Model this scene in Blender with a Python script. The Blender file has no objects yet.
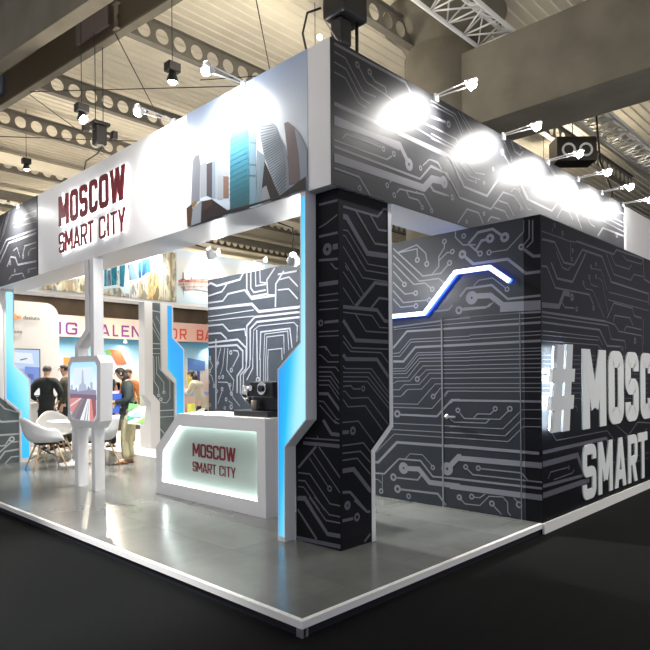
import bpy, bmesh, math, random, json
from mathutils import Vector, Matrix
random.seed(7)
PI = math.pi
SC = bpy.context.scene
COL = SC.collection

# ------------------------------------------------------------------ materials
def mat(name, col, rough=.5, metal=0., emit=None, strength=0., spec=.5, noise=0., nscale=8., bump=0., bscale=60., trans=0.):
    m = bpy.data.materials.new(name); m.use_nodes = True
    nt = m.node_tree; b = nt.nodes['Principled BSDF']
    b.inputs['Base Color'].default_value = (*col, 1)
    b.inputs['Roughness'].default_value = rough
    b.inputs['Metallic'].default_value = metal
    b.inputs['Specular IOR Level'].default_value = spec
    if trans: b.inputs['Transmission Weight'].default_value = trans
    if emit:
        b.inputs['Emission Color'].default_value = (*emit, 1)
        b.inputs['Emission Strength'].default_value = strength
    if noise or bump:
        tc = nt.nodes.new('ShaderNodeTexCoord')
    if noise:
        n = nt.nodes.new('ShaderNodeTexNoise'); n.inputs['Scale'].default_value = nscale
        n.inputs['Detail'].default_value = 6
        nt.links.new(tc.outputs['Object'], n.inputs['Vector'])
        r = nt.nodes.new('ShaderNodeMapRange')
        r.inputs['From Min'].default_value = .3; r.inputs['From Max'].default_value = .7
        r.inputs['To Min'].default_value = 1 - noise; r.inputs['To Max'].default_value = 1 + noise
        nt.links.new(n.outputs['Fac'], r.inputs['Value'])
        v = nt.nodes.new('ShaderNodeVectorMath'); v.operation = 'SCALE'
        v.inputs[0].default_value = col
        nt.links.new(r.outputs['Result'], v.inputs['Scale'])
        nt.links.new(v.outputs['Vector'], b.inputs['Base Color'])
    if bump:
        n2 = nt.nodes.new('ShaderNodeTexNoise'); n2.inputs['Scale'].default_value = bscale
        n2.inputs['Detail'].default_value = 4
        nt.links.new(tc.outputs['Object'], n2.inputs['Vector'])
        bp = nt.nodes.new('ShaderNodeBump'); bp.inputs['Strength'].default_value = bump; bp.inputs['Distance'].default_value = .02
        nt.links.new(n2.outputs['Fac'], bp.inputs['Height']); nt.links.new(bp.outputs['Normal'], b.inputs['Normal'])
    return m

def floor_mat():
    m = mat('deck_vinyl', (.33, .335, .32), .2, spec=.7)
    nt = m.node_tree; b = nt.nodes['Principled BSDF']
    tc = nt.nodes.new('ShaderNodeTexCoord')
    br = nt.nodes.new('ShaderNodeTexBrick')
    br.offset = 0; br.inputs['Scale'].default_value = 1
    br.inputs['Brick Width'].default_value = 1.22; br.inputs['Row Height'].default_value = .62
    br.inputs['Mortar Size'].default_value = .003; br.inputs['Bias'].default_value = 0
    br.inputs['Color1'].default_value = (.165, .172, .163, 1); br.inputs['Color2'].default_value = (.20, .208, .196, 1)
    br.inputs['Mortar'].default_value = (.15, .155, .15, 1)
    mp = nt.nodes.new('ShaderNodeMapping'); mp.inputs['Rotation'].default_value = (0, 0, PI/2); mp.inputs['Location'].default_value = (.25, 0, 0)
    nt.links.new(tc.outputs['Object'], mp.inputs['Vector']); nt.links.new(mp.outputs['Vector'], br.inputs['Vector'])
    n = nt.nodes.new('ShaderNodeTexNoise'); n.inputs['Scale'].default_value = 2.2; n.inputs['Detail'].default_value = 8; n.inputs['Roughness'].default_value = .65
    nt.links.new(tc.outputs['Object'], n.inputs['Vector'])
    mx = nt.nodes.new('ShaderNodeMix'); mx.data_type = 'RGBA'; mx.blend_type = 'MULTIPLY'; mx.inputs['Factor'].default_value = .55
    cr = nt.nodes.new('ShaderNodeValToRGB'); cr.color_ramp.elements[0].position = .3; cr.color_ramp.elements[0].color = (.55, .56, .55, 1); cr.color_ramp.elements[1].position = .7
    nt.links.new(n.outputs['Fac'], cr.inputs['Fac'])
    nt.links.new(br.outputs['Color'], mx.inputs['A']); nt.links.new(cr.outputs['Color'], mx.inputs['B'])
    nt.links.new(mx.outputs['Result'], b.inputs['Base Color'])
    return m

def carpet_mat():
    m = mat('hall_carpet', (.01, .011, .012), .95, spec=.1)
    nt = m.node_tree; b = nt.nodes['Principled BSDF']
    tc = nt.nodes.new('ShaderNodeTexCoord')
    n = nt.nodes.new('ShaderNodeTexNoise'); n.inputs['Scale'].default_value = 90; n.inputs['Detail'].default_value = 5; n.inputs['Roughness'].default_value = .8
    nt.links.new(tc.outputs['Object'], n.inputs['Vector'])
    cr = nt.nodes.new('ShaderNodeValToRGB')
    cr.color_ramp.elements[0].position = .35; cr.color_ramp.elements[0].color = (.0006, .0007, .0012, 1)
    cr.color_ramp.elements[1].position = .75; cr.color_ramp.elements[1].color = (.0145, .0165, .016, 1)
    nt.links.new(n.outputs['Fac'], cr.inputs['Fac']); nt.links.new(cr.outputs['Color'], b.inputs['Base Color'])
    bp = nt.nodes.new('ShaderNodeBump'); bp.inputs['Strength'].default_value = .6; bp.inputs['Distance'].default_value = .01
    nt.links.new(n.outputs['Fac'], bp.inputs['Height']); nt.links.new(bp.outputs['Normal'], b.inputs['Normal'])
    return m

def ramp_mat(name, axis, a, b_, stops, rough=.5, emit=0.):
    """a printed (or lit) picture whose colour changes along one object axis from a to b_"""
    m = mat(name, (1, 1, 1), rough)
    nt = m.node_tree; b = nt.nodes['Principled BSDF']
    tc = nt.nodes.new('ShaderNodeTexCoord'); sp = nt.nodes.new('ShaderNodeSeparateXYZ')
    nt.links.new(tc.outputs['Object'], sp.inputs['Vector'])
    r = nt.nodes.new('ShaderNodeMapRange'); r.inputs['From Min'].default_value = a; r.inputs['From Max'].default_value = b_
    nt.links.new(sp.outputs['XYZ'.index(axis)], r.inputs['Value'])
    cr = nt.nodes.new('ShaderNodeValToRGB'); nt.links.new(r.outputs['Result'], cr.inputs['Fac'])
    el = cr.color_ramp.elements
    el[0].position = stops[0][0]; el[0].color = (*stops[0][1], 1)
    el[1].position = stops[-1][0]; el[1].color = (*stops[-1][1], 1)
    for p, c in stops[1:-1]:
        e = el.new(p); e.color = (*c, 1)
    nt.links.new(cr.outputs['Color'], b.inputs['Base Color'])
    if emit:
        nt.links.new(cr.outputs['Color'], b.inputs['Emission Color']); b.inputs['Emission Strength'].default_value = emit
        b.inputs['Base Color'].default_value = (.1, .1, .1, 1); nt.links.remove(b.inputs['Base Color'].links[0])
    return m

def cyan_mat():
    m = mat('cyan_lightbox', (.05, .15, .2), .35)
    nt = m.node_tree; b = nt.nodes['Principled BSDF']
    tc = nt.nodes.new('ShaderNodeTexCoord')
    mp = nt.nodes.new('ShaderNodeMapping'); mp.inputs['Rotation'].default_value = (.42, .42, 0); mp.inputs['Scale'].default_value = (1.5, 1.5, .34)
    w = nt.nodes.new('ShaderNodeTexWave'); w.wave_type = 'BANDS'; w.bands_direction = 'DIAGONAL'; w.inputs['Scale'].default_value = .42
    w.inputs['Distortion'].default_value = 1.2; w.inputs['Detail'].default_value = 0; w.inputs['Detail Scale'].default_value = .5; w.inputs['Phase Offset'].default_value = PHASE
    nt.links.new(tc.outputs['Object'], mp.inputs['Vector']); nt.links.new(mp.outputs['Vector'], w.inputs['Vector'])
    cr = nt.nodes.new('ShaderNodeValToRGB'); e = cr.color_ramp.elements
    e[0].position = 0; e[0].color = (.0, .30, .88, 1)
    e[1].position = 1; e[1].color = (.42, .82, 1, 1)
    x = e.new(.45); x.color = (.005, .47, 1, 1)
    x = e.new(.72); x.color = (.14, .64, 1, 1)
    nt.links.new(w.outputs['Fac'], cr.inputs['Fac'])
    nt.links.new(cr.outputs['Color'], b.inputs['Emission Color']); b.inputs['Emission Strength'].default_value = 1.05
    return m
PHASE = 1.2
M = {}
M['carpet'] = carpet_mat()
M['deck'] = floor_mat()
M['print'] = mat('dark_circuit_print', (.0035, .004, .0065), .45, spec=.16, noise=.12, nscale=3)
M['lit_print'] = mat('lit_circuit_print', (.020, .026, .034), .36, spec=.5, noise=.12, nscale=3)  # lighter copy of the circuit print, interior glare put into the colour
M['hprint'] = mat('header_print', (.020, .021, .024), .4, spec=.4, noise=.12, nscale=3)  # header copy of the print, raised: diffuse light painted into the colour
M['htrace'] = mat('header_trace', (.17, .165, .18), .4)
M['trace2'] = mat('lit_circuit_trace', (.21, .22, .255), .4)  # traces for the interior copy, brightened along with it as if lit
M['trace'] = mat('circuit_trace', (.115, .11, .135), .45, spec=.3)
M['lit_print2'] = mat('lit_rear_print', (.10, .125, .135), .45, noise=.1)  # still lighter copy for the rear columns, missing light added as colour
M['trace3'] = mat('lit_rear_trace', (.50, .53, .54), .45)
M['white'] = mat('white_laminate', (.83, .83, .84), .35)
M['whitem'] = mat('white_matt_paint', (.80, .80, .80), .6)
M['grey'] = mat('pale_grey_laminate', (.50, .49, .49), .45)
M['edge'] = mat('white_edge_trim', (.85, .85, .83), .4)
M['alu'] = mat('aluminium', (.55, .56, .58), .35, .8)
M['black'] = mat('black_plastic', (.012, .012, .014), .35)
M['skirt'] = mat('black_skirt', (.012, .012, .018), .5)
M['concrete'] = mat('concrete', (.16, .148, .118), .9, noise=.22, nscale=1.6, bump=.25, bscale=14)
M['steel'] = mat('painted_steel', (.17, .16, .135), .6, noise=.1)
M['girder'] = mat('dark_girder', (.06, .045, .032), .6)
M['roof'] = mat('corrugated_roof', (.80, .75, .62), .7, noise=.12, nscale=.8)
M['truss'] = mat('truss_aluminium', (.75, .77, .79), .35, .25)
M['red'] = mat('dark_red_letters', (.20, .008, .018), .45)
M['letter'] = mat('pale_letters', (.80, .84, .84), .45)
M['cyan'] = cyan_mat()
M['led'] = mat('cool_white_led', (.8, .9, 1), .4, emit=(.75, .88, 1), strength=16)
M['ledw'] = mat('white_led', (1, 1, 1), .4, emit=(.92, 1, .98), strength=4.5)
M['ledc'] = mat('counter_led', (1, 1, 1), .4, emit=(.92, 1, .98), strength=4)
M['tube'] = mat('white_blue_led', (.8, .9, 1), .4, emit=(.62, .78, 1), strength=4.5)
M['blue'] = mat('blue_led', (.1, .2, 1), .4, emit=(.015, .09, 1), strength=9)
M['lamp'] = mat('lamp_glass', (1, 1, 1), .3, emit=(1, .97, .9), strength=60)
M['lampw'] = mat('warm_lamp_glass', (1, 1, 1), .3, emit=(1, .86, .66), strength=30)
M['wood'] = mat('beech_wood', (.55, .36, .18), .5, noise=.15, nscale=12)
M['shell'] = mat('white_shell_plastic', (.74, .75, .76), .35)
M['chrome'] = mat('chrome', (.75, .75, .76), .15, 1.)
M['cable'] = mat('black_cable', (.015, .015, .015), .6)
M['skin'] = mat('skin', (.62, .40, .29), .55)
M['hairdark'] = mat('dark_hair', (.02, .014, .011), .6)
M['hairbrown'] = mat('brown_hair', (.09, .05, .03), .6)
M['hairgrey'] = mat('grey_brown_hair', (.10, .085, .075), .6)
M['jacket'] = mat('black_cloth', (.012, .015, .018), .8)
M['green_jacket'] = mat('dark_green_grey_cloth', (.035, .05, .048), .8)
M['khaki'] = mat('khaki_cloth', (.46, .42, .26), .85, noise=.12, nscale=14)
M['beige'] = mat('beige_cloth', (.42, .40, .33), .85)
M['orange'] = mat('orange_cloth', (.55, .20, .06), .8)
M['shoe'] = mat('brown_leather', (.20, .10, .05), .5)
M['eye'] = mat('eye_dark', (.02, .015, .012), .2)
M['paper'] = mat('paper', (.8, .8, .8), .6)

def cmat(c, rough=.5):
    k = 'print_%02x%02x%02x' % tuple(int(max(0, min(1, v))*255) for v in c)
    if k not in M: M[k] = mat(k, c, rough)
    return M[k]

def photo_mat(c):
    k = 'photo_%02x%02x%02x' % tuple(int(v*255) for v in c)
    if k in M: return M[k]
    m = mat(k, c, .5); nt = m.node_tree; b = nt.nodes['Principled BSDF']
    tc = nt.nodes.new('ShaderNodeTexCoord'); v = nt.nodes.new('ShaderNodeTexVoronoi'); v.inputs['Scale'].default_value = 14
    mp = nt.nodes.new('ShaderNodeMapping'); mp.inputs['Scale'].default_value = (1.5, 1.5, .55)
    nt.links.new(tc.outputs['Object'], mp.inputs['Vector']); nt.links.new(mp.outputs['Vector'], v.inputs['Vector'])
    mx = nt.nodes.new('ShaderNodeMix'); mx.data_type = 'RGBA'; mx.blend_type = 'MIX'
    mx.inputs['A'].default_value = (*c, 1); mx.inputs['B'].default_value = (c[0]*.35, c[1]*.38, c[2]*.42, 1)
    sp = nt.nodes.new('ShaderNodeSeparateXYZ'); nt.links.new(v.outputs['Color'], sp.inputs['Vector'])
    r = nt.nodes.new('ShaderNodeMapRange'); r.inputs['From Min'].default_value = .35; r.inputs['From Max'].default_value = .9
    nt.links.new(sp.outputs['X'], r.inputs['Value']); nt.links.new(r.outputs['Result'], mx.inputs['Factor'])
    nt.links.new(mx.outputs['Result'], b.inputs['Base Color']); M[k] = m
    return m
# ------------------------------------------------------------------ mesh builder
class MB:
    def __init__(s): s.v = []; s.f = []; s.mi = []; s.mats = []; s.sm = []
    def slot(s, m):
        if m not in s.mats: s.mats.append(m)
        return s.mats.index(m)
    def add(s, vs, fs, m, smooth=False):
        k = len(s.v); i = s.slot(m)
        s.v += [tuple(v) for v in vs]
        for f in fs: s.f.append(tuple(k+j for j in f)); s.mi.append(i); s.sm.append(smooth)
        return s
    def box(s, a, b, m):
        x0, y0, z0 = (min(a[i], b[i]) for i in range(3)); x1, y1, z1 = (max(a[i], b[i]) for i in range(3))
        vs = [(x0,y0,z0),(x1,y0,z0),(x1,y1,z0),(x0,y1,z0),(x0,y0,z1),(x1,y0,z1),(x1,y1,z1),(x0,y1,z1)]
        return s.add(vs, [(3,2,1,0),(4,5,6,7),(0,1,5,4),(1,2,6,5),(2,3,7,6),(3,0,4,7)], m)
    def prism(s, pts, P, d0, d1, m, mside=None):
        """polygon pts (a,b) in the plane mapping P(a,b,d), from offset d0 to d1"""
        n = len(pts)
        s.add([P(a, b, d1) for a, b in pts] + [P(a, b, d0) for a, b in pts],
              [tuple(range(n)), tuple(range(2*n-1, n-1, -1))], m)
        k = [(i, (i+1) % n, n+(i+1) % n, n+i) for i in range(n)]
        s.add([P(a, b, d1) for a, b in pts] + [P(a, b, d0) for a, b in pts], k, mside or m)
        return s
    def tube(s, pts, r, m, n=10, caps=True, smooth=True):
        pts = [Vector(p) for p in pts]; rr = r if isinstance(r, (list, tuple)) else [r]*len(pts)
        vs = []; fs = []; up = None
        for i, p in enumerate(pts):
            t = (pts[min(i+1, len(pts)-1)] - pts[max(i-1, 0)]).normalized()
            if up is None: up = t.orthogonal().normalized()
            up = (up - t*up.dot(t)); up = up.normalized() if up.length > 1e-6 else t.orthogonal().normalized()
            w = t.cross(up)
            for k in range(n):
                a = 2*PI*k/n; vs.append(p + (up*math.cos(a) + w*math.sin(a))*rr[i])
        for i in range(len(pts)-1):
            for k in range(n):
                a = i*n+k; b = i*n+(k+1) % n; fs.append((a, b, b+n, a+n))
        s.add(vs, fs, m, smooth)
        if caps:
            s.add(vs[:n], [tuple(range(n-1, -1, -1))], m); s.add(vs[-n:], [tuple(range(n))], m)
        return s
    def lathe(s, prof, m, c=(0,0,0), n=32, smooth=True):
        vs = []; fs = []
        for r, z in prof:
            for k in range(n):
                a = 2*PI*k/n; vs.append((c[0]+r*math.cos(a), c[1]+r*math.sin(a), c[2]+z))
        for i in range(len(prof)-1):
            for k in range(n):
                a = i*n+k; b = i*n+(k+1) % n; fs.append((a, b, b+n, a+n))
        return s.add(vs, fs, m, smooth)
    def ball(s, c, r, m, nu=16, nv=10):
        rx, ry, rz = r if isinstance(r, (tuple, list)) else (r, r, r)
        vs = []; fs = []
        for j in range(nv+1):
            p = PI*j/nv
            for k in range(nu):
                a = 2*PI*k/nu; vs.append((c[0]+rx*math.sin(p)*math.cos(a), c[1]+ry*math.sin(p)*math.sin(a), c[2]+rz*math.cos(p)))
        for j in range(nv):
            for k in range(nu):
                a = j*nu+k; b = j*nu+(k+1) % nu; fs.append((a, a+nu, b+nu, b))
        return s.add(vs, fs, m, True)
    def build(s, name, parent=None, flat=False, bevel=0.):
        me = bpy.data.meshes.new(name); me.from_pydata(s.v, [], s.f)
        for m in s.mats: me.materials.append(m)
        me.polygons.foreach_set('material_index', s.mi); me.polygons.foreach_set('use_smooth', s.sm)
        if not flat:
            bm = bmesh.new(); bm.from_mesh(me)
            bmesh.ops.remove_doubles(bm, verts=bm.verts, dist=1e-5)
            bmesh.ops.recalc_face_normals(bm, faces=bm.faces)
            bm.to_mesh(me); bm.free()
        me.update()
        o = bpy.data.objects.new(name, me); COL.objects.link(o)
        if parent: o.parent = parent
        if bevel:
            b = o.modifiers.new('bevel', 'BEVEL'); b.width = bevel; b.segments = 2; b.limit_method = 'ANGLE'
        return o

def tag(o, label=None, cat=None, group=None, kind=None):
    if label: o['label'] = label
    if cat: o['category'] = cat
    if group: o['group'] = group
    if kind: o['kind'] = kind
    return o
def empty(name, loc, label, cat, group=None, rz=0.):
    o = bpy.data.objects.new(name, None); COL.objects.link(o); o.location = loc; o.rotation_euler = (0, 0, rz)
    o.empty_display_size = .1
    return tag(o, label, cat, group)
def part(mb, name, root, label=None, **k):
    """mesh given in world coordinates, parented under an unrotated root"""
    o = mb.build(name, root, **k)
    o.location = -root.location if root.parent is None else -(root.location + root.parent.location)
    if root.type == 'MESH': o.location = (0, 0, 0)
    if label: o['label'] = label
    return o
def copy_tree(o, parent=None):
    c = o.copy(); COL.objects.link(c); c.parent = parent
    for ch in [x for x in bpy.data.objects if x.parent == o]: copy_tree(ch, c)
    return c

# plane mappings: (along, height, outward)
def PX(x0): return lambda a, b, d: (x0 - d, a, b)          # faces -X
def PY(y0): return lambda a, b, d: (a, y0 - d, b)          # faces -Y

def clip(poly, rect):
    a0, b0, a1, b1 = rect
    for ax, lim, sg in ((0, a0, 1), (0, a1, -1), (1, b0, 1), (1, b1, -1)):
        out = []
        for i in range(len(poly)):
            p, q = poly[i-1], poly[i]; dp = (p[ax]-lim)*sg; dq = (q[ax]-lim)*sg
            if (dp >= 0) != (dq >= 0):
                t = dp/(dp-dq); out.append((p[0]+t*(q[0]-p[0]), p[1]+t*(q[1]-p[1])))
            if dq >= 0: out.append(q)
        poly = out
        if len(poly) < 3: return []
    return poly

def ribbon(pts, w, closed=False):
    """mitred ribbon of a polyline: list of quads"""
    P_ = [Vector(p) for p in pts]; n = len(P_); L = []; R = []
    for i in range(n):
        if closed: a, b = P_[i]-P_[i-1], P_[(i+1) % n]-P_[i]
        else:
            a = P_[i]-P_[i-1] if i else P_[1]-P_[0]
            b = P_[i+1]-P_[i] if i < n-1 else P_[i]-P_[i-1]
        if a.length < 1e-6: a = b
        if b.length < 1e-6: b = a
        a = a.normalized(); b = b.normalized(); t = a+b
        t = t.normalized() if t.length > 1e-6 else a
        nrm = Vector((-t.y, t.x)); c = max(.45, abs(Vector((-a.y, a.x)).dot(nrm))); k = w/2/c
        L.append(tuple(P_[i]+nrm*k)); R.append(tuple(P_[i]-nrm*k))
    m = n if closed else n-1
    return [[L[i], R[i], R[(i+1) % n], L[(i+1) % n]] for i in range(m)]
def annulus(c, r0, r1, n=16):
    q = []
    for k in range(n):
        a, b = 2*PI*k/n, 2*PI*(k+1)/n
        q.append([(c[0]+r*math.cos(t), c[1]+r*math.sin(t)) for r, t in ((r0, a), (r1, a), (r1, b), (r0, b))])
    return q

def traces(mb, data, P, rect, d=.0015, m=None, holes=()):
    m = m or M['trace']; i = 0
    for it in data:
        i += 1; dd = d + i*.00002
        if it[0] == 'r': quads = annulus((it[1], it[2]), it[3]*it[4]*.85, it[3])
        else: quads = ribbon(list(zip(it[1::2], it[2::2])), it[0])
        for q in quads:
            polys = [clip(q, rect)]
            for h in holes:
                nxt = []
                for p in polys:
                    if p: nxt += cut_out(p, h)
                polys = nxt
            for p in polys:
                if len(p) > 2: mb.add([P(a, b, dd) for a, b in p], [tuple(range(len(p)))], m)
def cut_out(p, h):
    a0, b0, a1, b1 = h; B = 1e3
    return [c for c in (clip(p, (-B, -B, a0, B)), clip(p, (a1, -B, B, B)), clip(p, (a0, -B, a1, b0)), clip(p, (a0, b1, a1, B))) if c]

# ------------------------------------------------------------------ stroke lettering
def arcpath(pts, r):
    """round the inner corners of a polyline of axis-parallel steps"""
    out = [pts[0]]
    for i in range(1, len(pts)-1):
        p, a, b = Vector(pts[i]), Vector(pts[i-1]), Vector(pts[i+1])
        u = (a-p); v = (b-p); q = min(r, u.length*.499, v.length*.499); u.normalize(); v.normalize()
        c = p+u*q+v*q
        for k in range(6):
            t = PI/2*k/5; out.append(tuple(c - v*q*math.cos(t) - u*q*math.sin(t)))
    return out + [pts[-1]]
def glyph(ch, w, s):
    h = s/2; X = w-h; T = 1-h; e = .06; r = 1.
    c = min(.26, (X-h)/2)
    A = lambda *p, q=c: (arcpath(list(p), q), False)
    if ch == 'O': return [A((w/2, h), (X, h), (X, .5)), A((X, .5), (X, T), (w/2, T)), A((w/2, T), (h, T), (h, .5)), A((h, .5), (h, h), (w/2, h))]
    if ch == 'C': return [A((X, .31), (X, h), (w/2, h)), A((w/2, h), (h, h), (h, .5)), A((h, .5), (h, T), (w/2, T)), A((w/2, T), (X, T), (X, .69))]
    if ch == 'G': return [([(w*.55, .46), (X, .46), (X, .3)], False), A((X, .31), (X, h), (w/2, h)), A((w/2, h), (h, h), (h, .5)), A((h, .5), (h, T), (w/2, T)), A((w/2, T), (X, T), (X, .69))]
    if ch == 'S':
        m = .5; z = min(c, (m-h)/2)
        return [A((h, .28), (h, h), (w/2, h), q=z), A((w/2, h), (X, h), (X, (m+h)/2), q=z), A((X, (m+h)/2), (X, m), (w/2, m), q=z),
                A((w/2, m), (h, m), (h, (m+T)/2), q=z), A((h, (m+T)/2), (h, T), (w/2, T), q=z), A((w/2, T), (X, T), (X, .72), q=z)]
    if ch == 'M': return [([(h, 0), (h, 1)], False), ([(X, 0), (X, 1)], False), ([(h*.9, 1+e), (w/2, .26)], False), ([(w-h*.9, 1+e), (w/2, .26)], False)]
    if ch == 'W': return [([(h*.9, 1+e), (w*.28, -e)], False), ([(w*.28, -e), (w/2, 1)], False), ([(w/2, 1), (w*.72, -e)], False), ([(w*.72, -e), (w-h*.9, 1+e)], False)]
    if ch == 'A': return [([(h*.8, -e), (w/2, 1+e)], False), ([(w-h*.8, -e), (w/2, 1+e)], False), ([(w*.26, .25), (w*.74, .25)], False)]
    if ch == 'N': return [([(h, 0), (h, 1)], False), ([(X, 0), (X, 1)], False), ([(h*.8, 1+e), (w-h*.8, -e)], False)]
    if ch == 'R': return [([(h, 0), (h, 1)], False), A((h, T), (X, T), (X, .72), q=.2), A((X, .72), (X, .46), (h, .46), q=.2), ([(w*.52, .46), (w-h*.9, -e)], False)]
    if ch == 'B': return [([(h, 0), (h, 1)], False), A((h, T), (X, T), (X, .75), q=.2), A((X, .75), (X, .51), (h, .51), q=.2), A((h, .5), (X, .5), (X, .27), q=.2), A((X, .27), (X, h), (h, h), q=.2)]
    if ch == 'T': return [([(0, T), (w, T)], False), ([(w/2, 0), (w/2, T)], False)]
    if ch == 'I': return [([(w/2, 0), (w/2, 1)], False)]
    if ch == 'L': return [([(h, 0), (h, 1)], False), ([(h, h), (w, h)], False)]
    if ch == 'E': return [([(h, 0), (h, 1)], False), ([(h, T), (w, T)], False), ([(h, h), (w, h)], False), ([(h, .52), (w*.9, .52)], False)]
    if ch == 'F': return [([(h, 0), (h, 1)], False), ([(h, T), (w, T)], False), ([(h, .52), (w*.9, .52)], False)]
    if ch == 'Y': return [([(w/2, 0), (w/2, .42)], False), ([(h*.8, 1+e), (w/2, .38)], False), ([(w-h*.8, 1+e), (w/2, .38)], False)]
    return []
WID = dict(M=.62, O=.48, S=.46, C=.46, W=.72, A=.52, R=.48, T=.42, I=.2, Y=.48, N=.5, G=.48, L=.4, E=.42, F=.4, B=.48)
WID[' '] = .26
def letter(mb, ch, P, a, b, wid, hei, s, d0, d1, m, sg=1, shrink=0.):
    w = wid/hei; i = 0
    for pts, cl in glyph(ch, w, s):
        i += 1
        for q in ribbon(pts, s-shrink, cl):
            q = clip(q, (0, 0, w, 1))
            if len(q) > 2: mb.prism([(a+sg*x*hei, b+y*hei) for x, y in q], P, d0, d1+.0005*i, m)
def text_fit(word, total, hei, gap):
    ws = [WID[c] for c in word]; k = (total - gap*hei*(len(word)-1))/(sum(ws)*hei)
    out = []; x = 0
    for c, w in zip(word, ws):
        out.append((c, x, w*k*hei)); x += w*k*hei + gap*hei
    return out

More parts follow.
